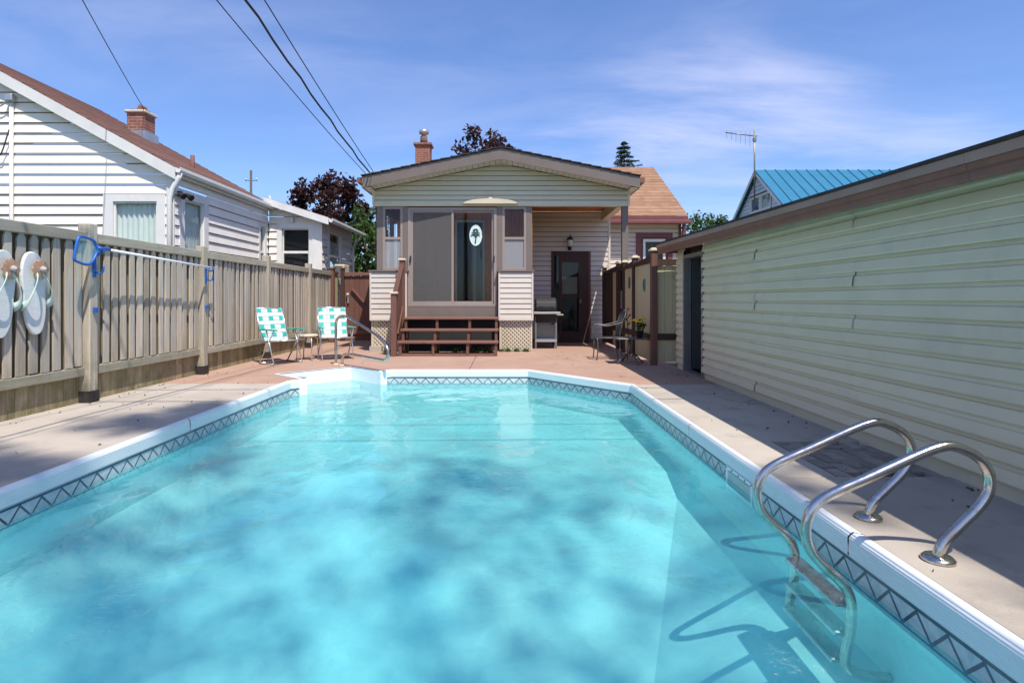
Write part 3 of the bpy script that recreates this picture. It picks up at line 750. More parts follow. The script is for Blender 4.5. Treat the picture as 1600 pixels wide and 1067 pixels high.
for q in ((1.225, 1.30, 0, 2.43), (2.14, 2.215, 0, 2.43), (1.30, 2.14, 2.33, 2.43), (1.30, 2.14, .0, .08), (1.42, 1.50, .08, 2.33), (1.95, 2.14, .08, 2.33), (1.50, 1.95, 2.15, 2.33), (1.50, 1.95, 1.20, 1.27), (1.50, 1.95, .08, .3)): dm.box(q[0], q[1], 15.36, 15.44, q[2], q[3])
bd = dm.build('back_door', 'dark_wood_z', porch)
for q in ((1.30, 1.42, .08, 2.33), (1.50, 1.95, .3, 1.20), (1.50, 1.95, 1.27, 2.15)): box('pane', q[0], q[1], 15.40, 15.405, q[2], q[3], 'glass', bd)
box('curtain', 1.52, 1.93, 15.46, 15.47, 1.3, 1.75, 'taupe', bd); box('room_wall', 1.2, 2.25, 15.8, 15.83, 0, 2.45, 'dark_inside', bd); box('handle', 1.98, 2.01, 15.31, 15.36, 1.05, 1.15, 'grey_metal', bd)
for x0, x1 in ((2.215, 2.27),): box('door_trim', x0, x1, 15.35, 15.40, 0, 2.43, 'maroon', porch)
# arched fan trim over the door
n = 20; vs = []
for i in range(n + 1):
    t = -1 + 2 * i / n; vs.append((-.34 + t * .61, 12.825, GB + .012 + .115 * math.sqrt(max(0, 1 - abs(t) ** 1.7))))
k = len(vs); vs = [(x, y, z) for x, y, z in vs] + [(x, 12.70 if 0 < i < n else 12.825, z - (.03 if 0 < i < n else 0)) for i, (x, y, z) in enumerate(vs)]
arch = thing('awning_cap', 'low beige arched trim with a small knob over the sliding door', 'door trim', (-.34, 12.8, GB))
pts2 = [(x, z) for x, y, z in vs[:k]]; V = [(x, 12.835, z) for x, z in pts2] + [(x, 12.74, z) for x, z in pts2]
mk('arch', V, [tuple(range(k)), tuple(range(k, 2 * k))[::-1]] + [(i, k + i, k + (i + 1) % k, (i + 1) % k) for i in range(k)], 'cream_trim', arch)
v2, f2 = lathe([(.004, -.01), (.05, 0), (.04, .025), (.004, .03)], (-.34, 12.79, GB + .125), 12); mk('knob', v2, f2, 'cream_trim', arch, True)

# oval palm sign hung on the glass
sg = thing('oval_sign', 'mint oval plaque with a dark palm tree on the glass door', 'sign', (-.65, 12.83, 2.35)); cxs, czs = -.665, 2.575
V = [(cxs + .135 * math.cos(a), 12.835, czs + .225 * math.sin(a)) for a in [2 * math.pi * i / 32 for i in range(32)]]; V2 = [(x, 12.822, z) for x, _, z in V]
mk('plaque', V + V2, [tuple(range(32)), tuple(range(32, 64))[::-1]] + [(i, 32 + i, 32 + (i + 1) % 32, (i + 1) % 32) for i in range(32)], 'sign_mint', sg)
tube('rim', [Vector((cxs + .135 * math.cos(a), 12.824, czs + .225 * math.sin(a))) for a in [2 * math.pi * i / 32 for i in range(33)]], .007, 'white_paint', sg, 6)
tube('cord', [(cxs, 12.828, czs + .225), (cxs - .015, 12.83, czs + .33)], .004, 'palm_green', sg, 5)
tube('trunk', [(cxs - .01, 12.818, czs - .17), (cxs + .004, 12.818, czs - .06), (cxs - .004, 12.818, czs + .05)], [.016, .012, .010], 'palm_green', sg, 6)
for hx, hz, L_ in ((-.004, .05, .11), (-.05, -.0, .075), (.055, .0, .075), (-.004, .12, .08)):
    for a in (-20, 20, 62, 118, 160, 200):
        ca, sa = math.cos(R(a)), math.sin(R(a)); q = [Vector((cxs + hx + ca * L_ * t, 12.818, czs + hz + sa * L_ * t - .04 * t * t)) for t in (0, .5, 1)]
        if ((q[-1].x - cxs) / .125) ** 2 + ((q[-1].z - czs) / .212) ** 2 > 1: continue
        tube('frond', q, [.006, .011, .002], 'palm_green', sg, 5)

# chair inside the porch
ac = thing('wicker_armchair', 'wicker armchair with wooden arms seen through the grey screen', 'armchair', (-1.95, 14, .985))
box('seat', -2.25, -1.7, 13.75, 14.3, 1.35, 1.45, 'wicker', ac, .02); box('backrest', -2.25, -1.7, 14.25, 14.33, 1.45, 1.95, 'wicker', ac, .02)
for x in (-2.30, -1.71): box('arm', x, x + .06, 13.7, 14.3, 1.60, 1.64, 'cream_wood', ac, .01)
for x in (-2.29, -1.70):
    for y in (13.75, 14.25): box('leg', x, x + .045, y, y + .045, .985, 1.6, 'wicker', ac)

# wooden stairs
sta = thing('wooden_steps', 'reddish brown wooden steps with open risers below the sliding door', 'steps', (-1.2, 12.1, 0))
TX0, TX1 = -2.20, -.15
lev = [(.30, 11.66, 12.02), (.53, 12.00, 12.36), (.766, 12.34, 12.74)]
for z, y0, y1 in lev:
    box('tread', TX0, TX1, y0, (y0 + y1) / 2 - .004, z - .045, z, 'brown_wood_x', sta, .006); box('tread', TX0, TX1, (y0 + y1) / 2 + .004, y1, z - .045, z, 'brown_wood_x', sta, .006)
    for x in (TX0 + .03, -1.50, -.80, TX1 - .075): 
        box('riser_post', x, x + .055, y0 + .03, y0 + .12, (z - .25 if z > .4 else 0), z - .046, 'brown_wood_z', sta)
        if z > .4: box('stringer', x + .01, x + .045, y0 + .121, y0 + .30, 0, z - .047, 'dark_wood_z', sta)
box('base_rail', TX0 + .09, TX1 - .08, 11.70, 11.74, .005, .05, 'brown_wood_x', sta)
rail = thing('stair_railing', 'brown boarded stair railing with two capped posts left of the steps', 'railing', (-2.25, 12.1, 0))
for y, zt in ((11.68, 1.26), (12.62, 2.0)):
    pst = box('post', -2.32, -2.21, y - .055, y + .055, 0, zt, 'brown_wood_z', rail, .008); box('cap', -2.345, -2.185, y - .08, y + .08, zt + .001, zt + .045, 'post_cap', pst, .01)
for i in range(8):
    y = 11.74 + i * .103; zt = 1.16 + (y - 11.74) * .80; box('board', -2.285, -2.26, y, y + .098, .15 + max(0, (y - 11.8)) * .6, zt, 'brown_wood_z', rail)
vs, fs = bar((-2.265, 11.66, 1.14), (-2.265, 12.57, 1.90), .10, .05); mk('handrail', vs, fs, 'brown_wood_y', rail)
vs, fs = bar((-2.20, 11.75, .45), (-2.20, 12.35, 1.00), .03, .03); mk('lower_rail', vs, fs, 'brown_wood_y', rail)

# wall lantern
wl = thing('wall_lantern', 'black wall lantern with pale glass above the brown back door', 'lantern', (1.71, 15.3, 2.45)); 
box('back_plate', 1.66, 1.76, 15.35, 15.378, 2.46, 2.80, 'black_metal', wl, .01); v2, f2 = lathe([(.05, 0), (.075, .16), (.075, .17)], (1.71, 15.25, 2.55), 8); mk('glass', v2, f2, 'lamp_glass', wl)
v2, f2 = lathe([(.095, 0), (.07, .05), (.02, .10), (.008, .15)], (1.71, 15.25, 2.722), 8); mk('hood', v2, f2, 'black_metal', wl); v2, f2 = lathe([(.008, -.07), (.03, -.03), (.06, -.001)], (1.71, 15.25, 2.55), 8); mk('finial', v2, f2, 'black_metal', wl)
tube('arm', [(1.71, 15.36, 2.52), (1.71, 15.30, 2.47), (1.71, 15.25, 2.50)], .01, 'black_metal', wl, 6)

# ------------------------------------------------------------------ main house behind the porch
hs = thing('main_house', 'house with tan shingled roof and maroon trim behind the porch', 'house', (1, 20, 0))
HX0, HX1, HY0, HY1 = -3.2, 5.15, 17.0, 24.2
box('wall', HX0 + .02, HX1 - .02, HY0 + .5, HY1, -.12, 3.5, 'vinyl', hs)
hf = Fr((0, HY0, 0), (1, 0, 0), (0, -1, 0))
siding(hf, 0, 3.51, .13, lambda z: (HX0, HX1), 'vinyl', hs, holes=[(3.86, 4.90, 1.56, 3.12)], lap=.018)
hr = Fr((HX1, 0, 0), (0, 1, 0), (1, 0, 0)); siding(hr, 0, 3.51, .13, lambda z: (HY0, HY1), 'vinyl', hs, lap=.018)
hf.box('corner_trim', HX1 - .05, HX1 + .02, -.05, 3.5, .021, .045, 'maroon', hs)
window(hf, hs, 3.98, 4.78, 1.70, 2.98, .14, 'maroon', sashes=1)
m = MB()
for q in ((4.05, 4.12, 1.75, 2.93), (4.64, 4.71, 1.75, 2.93), (4.12, 4.64, 2.85, 2.93)): m.add(hf.bv(*q, -.03, .038), BF)
m.build('inner_trim', 'white_trim', hs)
RZ0, RY0, RZ1, RY1 = 3.56, 16.62, 5.86, 20.55
nC = 17
for i in range(nC):
    t0, t1 = i / nC, (i + 1) / nC; e = .015
    ya, yb = RY0 + (RY1 - RY0) * t0, RY0 + (RY1 - RY0) * t1 + .02; za, zb = RZ0 + (RZ1 - RZ0) * t0, RZ0 + (RZ1 - RZ0) * t1 + .01
    mk('shingle_course', [(HX0 - .2, ya, za), (HX1 + .12, ya, za), (HX1 + .12, yb, zb), (HX0 - .2, yb, zb), (HX0 - .2, ya, za + e), (HX1 + .12, ya, za + e), (HX1 + .12, yb, zb + .002), (HX0 - .2, yb, zb + .002)], BF, 'shingle_tan', hs)
yb = 2 * RY1 - RY0
mk('rear_roof', [(HX0 - .2, RY1, RZ1), (HX1 + .12, RY1, RZ1), (HX1 + .12, yb, RZ0), (HX0 - .2, yb, RZ0), (HX0 - .2, RY1, RZ1 - .05), (HX1 + .12, RY1, RZ1 - .05), (HX1 + .12, yb, RZ0 - .05), (HX0 - .2, yb, RZ0 - .05)], BF, 'shingle_tan', hs)
mk('gable_wall', [(HX1 - .02, HY0, 3.5), (HX1 - .02, HY1, 3.5), (HX1 - .02, RY1, RZ1 - .06), (HX1 - .2, HY0, 3.5), (HX1 - .2, HY1, 3.5), (HX1 - .2, RY1, RZ1 - .06)], [(0, 1, 2), (5, 4, 3), (0, 3, 4, 1), (1, 4, 5, 2), (2, 5, 3, 0)], 'vinyl', hs)
box('eave_fascia', HX0 - .2, HX1 + .12, RY0, RY0 + .03, RZ0 - .16, RZ0 - .004, 'maroon', hs); box('gutter', HX0 - .2, HX1 + .2, RY0 - .11, RY0 - .002, RZ0 - .24, RZ0 - .13, 'maroon', hs, .02); box('eave_soffit', HX0 - .2, HX1 + .12, RY0 + .031, HY0, RZ0 - .15, RZ0 - .13, 'soffit', hs)
box('downspout', HX1 + .03, HX1 + .12, RY0 + .2, RY0 + .29, 0, RZ0 - .14, 'maroon', hs)
ch = box('chimney', -3.20, -2.68, 20.4, 20.9, 5.4, 6.62, 'brick', hs); box('chimney_cap', -3.26, -2.62, 20.34, 20.96, 6.621, 6.70, 'brick', ch)
v2, f2 = lathe([(.14, 0), (.12, .28)], (-2.93, 20.65, 6.70), 14); mk('flue', v2, f2, 'shingle_brown', ch, True); v2, f2 = lathe([(.09, 0), (.09, .08), (.17, .10), (.18, .2), (.10, .26), (.01, .27)], (-2.93, 20.65, 6.98), 14); mk('cowl', v2, f2, 'galvanised', ch, True)
v2, f2 = bar((2.88, 17.9, 4.42), (3.2, 17.9, 4.42), .2, .12); mk('roof_vent', v2, f2, 'black_metal', hs)

# ------------------------------------------------------------------ white neighbour's house
wh = thing('white_bungalow', 'white bungalow with lapped siding and brown roof behind the grey fence', 'house', (-9, 14, 0))
LX, LY, LY2 = -6.6, 11.47, 15.97; RDX = -11.6; RS = .55; EZ = 3.60
rk = lambda x: EZ + .12 + (LX - x) * RS if x > RDX else EZ + .12 + (LX - RDX) * RS - (RDX - x) * RS
wf = Fr((0, LY, 0), (1, 0, 0), (0, -1, 0))
def wr(z):
    if z <= EZ + .1: return (2 * RDX - LX, LX)
    d = (z - EZ - .1) / RS; return (2 * RDX - LX + d, LX - d) if d < LX - RDX else (RDX - .01, RDX + .01)
CO = .203
siding(wf, .0, CO * 31, CO, wr, 'white_siding', wh, holes=[(-8.0, -6.76, CO * 9, CO * 16)], lap=.032, wob=.006)
window(wf, wh, -7.80, -6.93, CO * 9 + .19, CO * 16 - .15, .14, 'white_trim', curtain='curtain')
for q in ((-8.0, -7.94), (-6.80, -6.76)): wf.box('window_trim', q[0], q[1], CO * 9, CO * 16, -.02, .028, 'white_trim', wh)
wf.box('corner_board', LX - .12, LX + .03, 0, EZ + .02, .033, .06, 'white_trim', wh)
rf = Fr((LX, 0, 0), (0, 1, 0), (1, 0, 0))
siding(rf, 0, CO * 18, CO, lambda z: (LY, LY2), 'white_siding', wh, holes=[(11.62, 12.74, CO * 9, CO * 17), (15.35, 15.85, CO * 8, CO * 16)], lap=.03, wob=.008)
window(rf, wh, 11.80, 12.56, CO * 9 + .2, CO * 17 - .24, .18, 'white_trim', curtain='curtain')
window(rf, wh, 15.45, 15.75, CO * 8 + .12, CO * 16 - .12, .1, 'white_trim', sashes=2)
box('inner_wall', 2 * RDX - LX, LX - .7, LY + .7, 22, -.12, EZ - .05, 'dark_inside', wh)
# roof courses on the visible slope
RO = .10; nC = 24; ovx = LX + RO
for i in range(nC):
    t0, t1 = i / nC, (i + 1) / nC; xa, xb = ovx + (RDX - ovx) * t0, ovx + (RDX - ovx) * t1 - .02
    za, zb = rk(LX) - RO * RS + .10 + (ovx - xa) * RS, rk(LX) - RO * RS + .10 + (ovx - xb) * RS
    y1 = LY2 + .32
    mk('shingle_course', [(xa, LY - .15, za - .02), (xa, y1, za - .02), (xb, y1, zb - .02), (xb, LY - .15, zb - .02), (xa, LY - .15, za + .014), (xa, y1, za + .014), (xb, y1, zb + .001), (xb, LY - .15, zb + .001)], BF, 'shingle_brown', wh)
tz = rk(LX) - RO * RS + .10
mk('far_roof', [(RDX, LY - .15, tz + (ovx - RDX) * RS), (RDX, LY2 + .32, tz + (ovx - RDX) * RS), (2 * RDX - ovx, LY2 + .32, tz), (2 * RDX - ovx, LY - .15, tz), (RDX, LY - .15, tz + (ovx - RDX) * RS - .05), (RDX, LY2 + .32, tz + (ovx - RDX) * RS - .05), (2 * RDX - ovx, LY2 + .32, tz - .05), (2 * RDX - ovx, LY - .15, tz - .05)], BF, 'shingle_brown', wh)
def rake(x0, x1, y0, y1, d0, d1, name, mat):
    z = lambda x: tz + (ovx - x) * RS
    mk(name, [(x0, y0, z(x0) - d1), (x1, y0, z(x1) - d1), (x1, y1, z(x1) - d1), (x0, y1, z(x0) - d1), (x0, y0, z(x0) - d0), (x1, y0, z(x1) - d0), (x1, y1, z(x1) - d0), (x0, y1, z(x0) - d0)], BF, mat, wh)
rake(RDX, ovx + .01, LY - .17, LY - .135, .022, .25, 'rake_board', 'white_trim'); rake(RDX, ovx, LY - .134, LY, .19, .21, 'rake_soffit', 'white_trim')
box('eave_soffit', LX + .034, ovx - .021, LY - .13, LY2, tz - .17, tz - .15, 'white_trim', wh); box('eave_fascia', ovx - .02, ovx + .004, LY - .134, LY2 + .2, tz - .18, tz - .021, 'white_trim', wh)
gv = [(0, 0), (.02, -.10), (.09, -.11), (.12, -.06), (.12, 0), (.105, 0), (.10, -.08), (.03, -.085), (.015, 0)]
V = [(ovx + .006 + a, LY - .17, tz - .02 + z) for a, z in gv] + [(ovx + .006 + a, LY2 + .25, tz - .02 + z) for a, z in gv]; k = len(gv)
mk('gutter', V, [(i, (i + 1) % k, k + (i + 1) % k, k + i) for i in range(k)] + [tuple(range(k))[::-1], tuple(range(k, 2 * k))], 'white_trim', wh)
tube('downspout', [(ovx + .07, LY - .1, tz - .12), (ovx + .05, LY - .1, tz - .22), (LX + .03, LY - .1, tz - .42), (LX - .02, LY - .12, tz - .62), (LX - .02, LY - .12, .1)], .05, 'white_trim', wh, 10)
chb = box('chimney', -9.60, -9.16, 14.6, 15.05, 4.6, 5.88, 'brick', wh); box('chimney_cap', -9.65, -9.11, 14.55, 15.10, 5.881, 5.95, 'cream_trim', chb, .02); box('flashing', -9.66, -9.10, 14.54, 15.11, 4.6, 5.42, 'galvanised', chb)
for i, x in enumerate((-9.55, -9.45, -9.35, -9.26)): box('broken_brick', x, x + .08, 14.65 + .1 * (i % 2), 14.9, 5.951, 6.0 + .05 * (i % 3), 'brick', chb)
tube('vent_pipe', [(-7.50, 13.8, 4.0), (-7.50, 13.8, 4.60)], .05, 'shingle_brown', wh, 10)
# conduit mast
tube('conduit', [(-9.78, LY - .07, .4), (-9.78, LY - .07, 5.05)], .035, 'white_trim', wh, 8); box('meter_head', -9.85, -9.71, LY - .16, LY - .03, 5.051, 5.2, 'galvanised', wh, .02)
tube('service_wire', [(-9.8, LY - .1, 5.1), (-10.0, LY - .12, 4.95), (-10.3, LY - .12, 5.1), (-11, LY - .1, 5.2)], .015, 'galvanised', wh, 6, 4); tube('service_wire', [(-9.8, LY - .1, 4.5), (-9.95, LY - .12, 4.0), (-10.1, LY - .12, 3.9), (-10.0, LY - .05, 2.0)], .012, 'rubber_wire', wh, 6, 4)
# floodlight at the corner
fl_ = thing('flood_light', 'small black twin floodlight under the white bungalow eave', 'floodlight', (LX + .1, LY + .1, 3.2)); box('base', LX + .034, LX + .08, LY + .06, LY + .16, 3.22, 3.32, 'black_metal', fl_)
for dy, dx in ((-.05, .14), (.12, .2)): v2, f2 = tubev([(LX + .081, LY + .1, 3.27), (LX + dx, LY + dy, 3.24), (LX + dx + .1, LY + dy - .03, 3.18)], [.02, .04, .065], 10); mk('lamp_head', v2, f2, 'black_metal', fl_)
# lean-to
lt = thing('lean_to', 'low white lean-to with sash windows at the back of the bungalow', 'outbuilding', (-5.8, 17.5, 0)); TX = -5.11; TY2 = 19.1
SLT = .32; zt = lambda x: 3.42 + (TX - x) * SLT
t1 = Fr((0, LY2 + .02, 0), (1, 0, 0), (0, -1, 0)); 
siding(t1, 0, CO * 20, CO, lambda z: (LX + .04, TX if z < 3.42 else max(LX + .05, TX - (z - 3.42) / SLT)), 'white_siding', lt, holes=[(-6.35, -5.30, CO * 5, CO * 16)], lap=.03, wob=.006)
window(t1, lt, -6.20, -5.45, CO * 5 + .14, CO * 16 - .13, .14, 'white_trim', sashes=3)
t2 = Fr((TX, 0, 0), (0, 1, 0), (1, 0, 0)); siding(t2, 0, CO * 17, CO, lambda z: (LY2 + .03, TY2), 'white_siding', lt, holes=[(16.5, 17.9, CO * 8, CO * 16)], lap=.03, wob=.006)
window(t2, lt, 16.65, 17.75, CO * 8 + .14, CO * 16 - .14, .14, 'white_trim', sashes=2)
t1.box('corner_board', TX - .24, TX + .03, 0, 3.4, .032, .055, 'white_trim', lt)
mk('roof', [(LX + .0, LY2 - .25, zt(LX) + .02), (TX + .28, LY2 - .25, zt(TX + .28) + .02), (TX + .28, TY2 + .3, zt(TX + .28) + .02), (LX + .0, TY2 + .3, zt(LX) + .02), (LX, LY2 - .25, zt(LX) + .06), (TX + .28, LY2 - .25, zt(TX + .28) + .06), (TX + .28, TY2 + .3, zt(TX + .28) + .06), (LX, TY2 + .3, zt(LX) + .06)], BF, 'shingle_brown', lt)
mk('rake_board', [(LX, LY2 - .27, zt(LX) - .14), (TX + .28, LY2 - .27, zt(TX + .28) - .14), (TX + .28, LY2 - .252, zt(TX + .28) - .14), (LX, LY2 - .252, zt(LX) - .14), (LX, LY2 - .27, zt(LX) + .05), (TX + .28, LY2 - .27, zt(TX + .28) + .05), (TX + .28, LY2 - .252, zt(TX + .28) + .05), (LX, LY2 - .252, zt(LX) + .05)], BF, 'white_trim', lt)
V = [(TX + .285 + a, LY2 - .28, zt(TX + .28) + .03 + z) for a, z in gv] + [(TX + .285 + a, TY2 + .3, zt(TX + .28) + .03 + z) for a, z in gv]; mk('gutter', V, [(i, (i + 1) % k, k + (i + 1) % k, k + i) for i in range(k)] + [tuple(range(k))[::-1], tuple(range(k, 2 * k))], 'white_trim', lt)
tube('downspout', [(TX + .30, TY2 + .2, zt(TX + .3)), (TX + .06, TY2 + .0, 2.9), (TX + .06, TY2, .1)], .04, 'white_trim', lt, 8)
box('lamp', -5.95, -5.85, LY2 - .12, LY2 - .03, 3.28, 3.42, 'lamp_glass', lt)
acu = thing('air_conditioner', 'beige box air conditioner in the lean-to side window', 'air conditioner', (-4.9, 17.1, 1.8)); box('case', -5.05, -4.72, 16.85, 17.4, 1.80, 2.18, 'cream_trim', acu, .02)
for i in range(7): box('louvre', -5.0, -4.77, 16.838, 16.849, 1.84 + i * .045, 1.86 + i * .045, 'grey_metal', acu)

# ------------------------------------------------------------------ garage on the right
ga = thing('garage', 'long low garage with pale green metal siding and brown eave', 'garage', (4.6, 4, 0))
GX, GY0, GY1, GZ = 2.89, -3.0, 9.66, 1.93
gfr = Fr((GX, 0, 0), (0, -1, 0), (-1, 0, 0)); GC = .1165
seams = lambda i: ([-6.62, -2.2] if (i // 2) % 2 == 0 else [-4.75, -.6])
def gsiding(z0, n):
    for i in range(n):
        a, b_ = z0 + i * GC, z0 + (i + 1) * GC
        holes = [(-9.26, -8.38)] if a < 1.88 else []
        for s, e in cut(-GY1, -GY0, holes):
            js = [j for j in seams(i) if s + .2 < j < e - .2]
            for s2, e2 in zip([s] + js, js + [e]):
                e3 = e2 + (.02 if e2 != e else 0); lift = random.choice((.002, .002, .003, .003, .004, .014)) if e2 != e else 0
                rows = [(a - .003, .0), (a - .006, .030 + lift), (a + .004, .034 + lift), (b_ - .042, .024 + lift), (b_ - .034, .010 + lift), (b_ + .002, .004 + lift)]
                vs, fs = [], []
                for z, nn2 in rows: vs += [gfr.p(s2, z, nn2), gfr.p(e3, z, nn2)]
                for j in range(len(rows) - 1): fs.append((2 * j, 2 * j + 1, 2 * j + 3, 2 * j + 2))
                mk('siding_panel', vs, fs, 'garage_metal', ga)
gsiding(.10, 16)
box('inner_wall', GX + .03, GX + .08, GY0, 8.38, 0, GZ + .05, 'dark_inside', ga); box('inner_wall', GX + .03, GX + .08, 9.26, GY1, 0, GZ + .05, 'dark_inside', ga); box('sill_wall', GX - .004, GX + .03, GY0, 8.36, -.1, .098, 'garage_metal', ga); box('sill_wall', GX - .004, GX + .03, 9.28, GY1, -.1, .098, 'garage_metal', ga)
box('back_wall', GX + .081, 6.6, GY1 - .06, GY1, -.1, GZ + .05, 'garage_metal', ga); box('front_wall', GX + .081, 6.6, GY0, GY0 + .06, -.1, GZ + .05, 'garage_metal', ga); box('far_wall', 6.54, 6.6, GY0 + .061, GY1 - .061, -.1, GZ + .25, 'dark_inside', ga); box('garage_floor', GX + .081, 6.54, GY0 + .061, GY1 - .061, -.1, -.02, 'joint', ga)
mfr = MB()
for q in ((8.36, 8.42, 0, 1.86), (9.22, 9.28, 0, 1.86), (8.42, 9.22, 1.80, 1.86), (8.42, 9.22, -.0, .03)): mfr.box(GX - .034, GX + .08, q[0], q[1], q[2], q[3])
mfr.build('door_frame', 'grey_metal', ga)
mk('door', [(GX + .09, 9.22, .04), (GX + .75, 8.95, .04), (GX + .76, 8.99, .04), (GX + .09, 9.26, .04), (GX + .09, 9.22, 1.79), (GX + .75, 8.95, 1.79), (GX + .76, 8.99, 1.79), (GX + .09, 9.26, 1.79)], BF, 'black_metal', ga)
EX = 2.60
mk('roof', [(EX - .02, GY0 - .2, 2.045), (6.8, GY0 - .2, 2.40), (6.8, GY1 + .25, 2.40), (EX - .02, GY1 + .25, 2.045), (EX - .02, GY0 - .2, 2.07), (6.8, GY0 - .2, 2.43), (6.8, GY1 + .25, 2.43), (EX - .02, GY1 + .25, 2.07)], BF, 'shingle_dark', ga)
for y0, y1 in ((GY0 - .19, -.4), (-.397, 3.25), (3.253, 6.9), (6.903, GY1 + .24)):
    box('drip_edge', EX - .012, EX + .02, y0, y1, 1.985, 2.044, 'eave_metal', ga)
    V = []; pf = [(EX + .02, 1.984), (EX, 1.984), (EX + .004, 1.945), (EX + .018, 1.935), (EX + .018, 1.90), (EX + .03, 1.885), (EX + .05, 1.885), (EX + .05, 1.984)]
    kk = len(pf); V = [(x, y0, z) for x, z in pf] + [(x, y1, z) for x, z in pf]
    mk('fascia', V, [(i, kk + i, kk + (i + 1) % kk, (i + 1) % kk) for i in range(kk)] + [tuple(range(kk)), tuple(range(kk, 2 * kk))[::-1]], 'brown_fascia', ga)
box('soffit', EX + .051, GX + .03, GY0 - .18, GY1 + .2, 1.965, 1.98, 'brown_fascia', ga)
box('downspout', GX - .12, GX - .03, 3.02, 3.10, 0, 1.90, 'brown_fascia', ga, .015) if 0 else tube('downspout', [(EX - .03, 2.80, 1.93), (EX - .03, 2.80, 1.86), (EX + .02, 2.77, 1.76)], .032, 'brown_fascia', ga, 10)
box('end_fascia', EX + .02, 6.79, GY1 + .2, GY1 + .235, 1.90, 2.044, 'brown_fascia', ga)

for ch in ga.children:
    if ch.name.split('.')[0] in ('roof', 'drip_edge', 'fascia', 'soffit', 'downspout', 'end_fascia'):
        for v in ch.data.vertices: v.co.z += -.075 + .0165 * (v.co.y + ch.location.y + ga.location.y - 2.87)
# ------------------------------------------------------------------ brown and cream fence by the house
rfz = thing('panel_fence', 'fence of cream boards in dark brown frames between garage and porch', 'fence', (2.62, 12.5, 0))
rp = [10.15, 11.62, 12.60, 13.30, 15.20]
for i, y in enumerate(rp):
    p = box('post', 2.555, 2.665, y - .055, y + .055, 0, (2.0, 1.98, 1.95, 1.97, 1.98)[i], 'dark_wood_z' if i else 'brown_wood_z', rfz, .008); z = (2.0, 1.98, 1.95, 1.97, 1.98)[i]
    box('cap', 2.53, 2.69, y - .08, y + .08, z + .001, z + .035, 'post_cap', p, .008); box('cap_top', 2.56, 2.66, y - .05, y + .05, z + .036, z + .06, 'post_cap', p, .01)
for i, (a, b_) in enumerate(zip(rp, rp[1:])):
    dark = i in (2,); a2, b2 = a + .056, b_ - .056; n = max(2, int((b2 - a2) / .14)); s = (b2 - a2) / n
    for j in range(n): box('board', 2.60, 2.622, a2 + j * s + .002, a2 + (j + 1) * s - .002, .05, 1.80, 'dark_wood_z' if dark or (i == 3 and j > 3) else 'cream_wood', rfz)
    mk('top_rail', [(2.57, a2, 1.801), (2.65, a2, 1.801), (2.65, b2, 1.801), (2.57, b2, 1.801), (2.57, a2, 1.93), (2.65, a2, 1.93), (2.65, b2, 1.87), (2.57, b2, 1.87)], BF, 'dark_wood_z', rfz); box('mid_rail', 2.57, 2.599, a2, b2, .42, .53, 'dark_wood_z', rfz)
for j in range(7): box('board', 2.667 + j * .136, 2.667 + j * .136 + .132, 10.15, 10.172, .05, 1.74, 'cream_wood', rfz)
box('top_rail', 2.667, 3.60, 10.11, 10.149, 1.745, 1.86, 'dark_wood_z', rfz); box('mid_rail', 2.667, 3.60, 10.12, 10.149, .44, .55, 'dark_wood_z', rfz)
box('bolt', 2.55, 2.57, 12.9, 13.0, 1.15, 1.19, 'black_metal', rfz); box('latch', 2.545, 2.57, 12.7, 12.74, .95, 1.35, 'alu', rfz)
for nm, y, z, lb in (('wall_plaque', 10.75, 1.30, 'small teal plaque on the cream fence panel above the flower pot'), ('wall_plaque', 12.05, 1.38, 'small dark plaque on the cream fence panel nearer the porch')):
    q = thing(nm, lb, 'plaque', (2.59, y, z)); V = [(2.597, y + .06 * math.cos(a), z + .12 + .12 * math.sin(a)) for a in [2 * math.pi * i / 14 for i in range(14)]]; V2 = [(2.575, yy, zz) for _, yy, zz in V]
    mk('plate', V + V2, [tuple(range(14)), tuple(range(14, 28))[::-1]] + [(i, 14 + i, 14 + (i + 1) % 14, (i + 1) % 14) for i in range(14)], 'plaque_teal' if y < 11 else 'iron', q)
    box('hanger', 2.58, 2.598, y - .02, y + .02, z - .07, z - .0, 'post_cap', q); box('relief', 2.566, 2.5745, y - .03, y + .03, z + .05, z + .19, 'iron' if y < 11 else 'plaque_teal', q)

# ------------------------------------------------------------------ pool fittings
lad = thing('pool_ladder', 'stainless steel pool ladder with two looped rails at the right edge', 'ladder', (1.7, 2.8, 0))
prof = [(1.907, 0), (1.912, .04), (1.935, .085), (2.0, .15), (2.085, .235), (2.13, .31), (2.132, .38), (2.09, .45), (2.0, .498), (1.93, .503), (1.82, .465), (1.61, .37), (1.42, .284), (1.35, .225), (1.324, .14), (1.34, .055), (1.405, -.025), (1.485, -.10), (1.522, -.18), (1.520, -.30), (1.50, -.40), (1.50, -.46), (1.56, -.50), (1.66, -.515), (1.69, -.515)]
for y in (3.03, 2.54):
    tube('rail', [(x, y, z) for x, z in prof], .0225, 'steel', lad, 14, 6)
    v2, f2 = lathe([(.066, .002), (.066, .012), (.055, .022), (.03, .026)], (1.907, y, 0), 22); mk('flange', v2, f2, 'steel', lad, True)
for z, x in ((-.205, 1.505), (-.335, 1.505), (-.455, 1.49)):
    tr_ = box('tread', x - .045, x + .045, 2.56, 3.01, z - .012, z + .012, 'steel', lad, .006)
    for y in (2.585, 2.985):
        v2, f2 = lathe([(.012, 0), (.012, .008)], (x, y, z + .0125), 8); mk('bolt', v2, f2, 'steel', tr_)
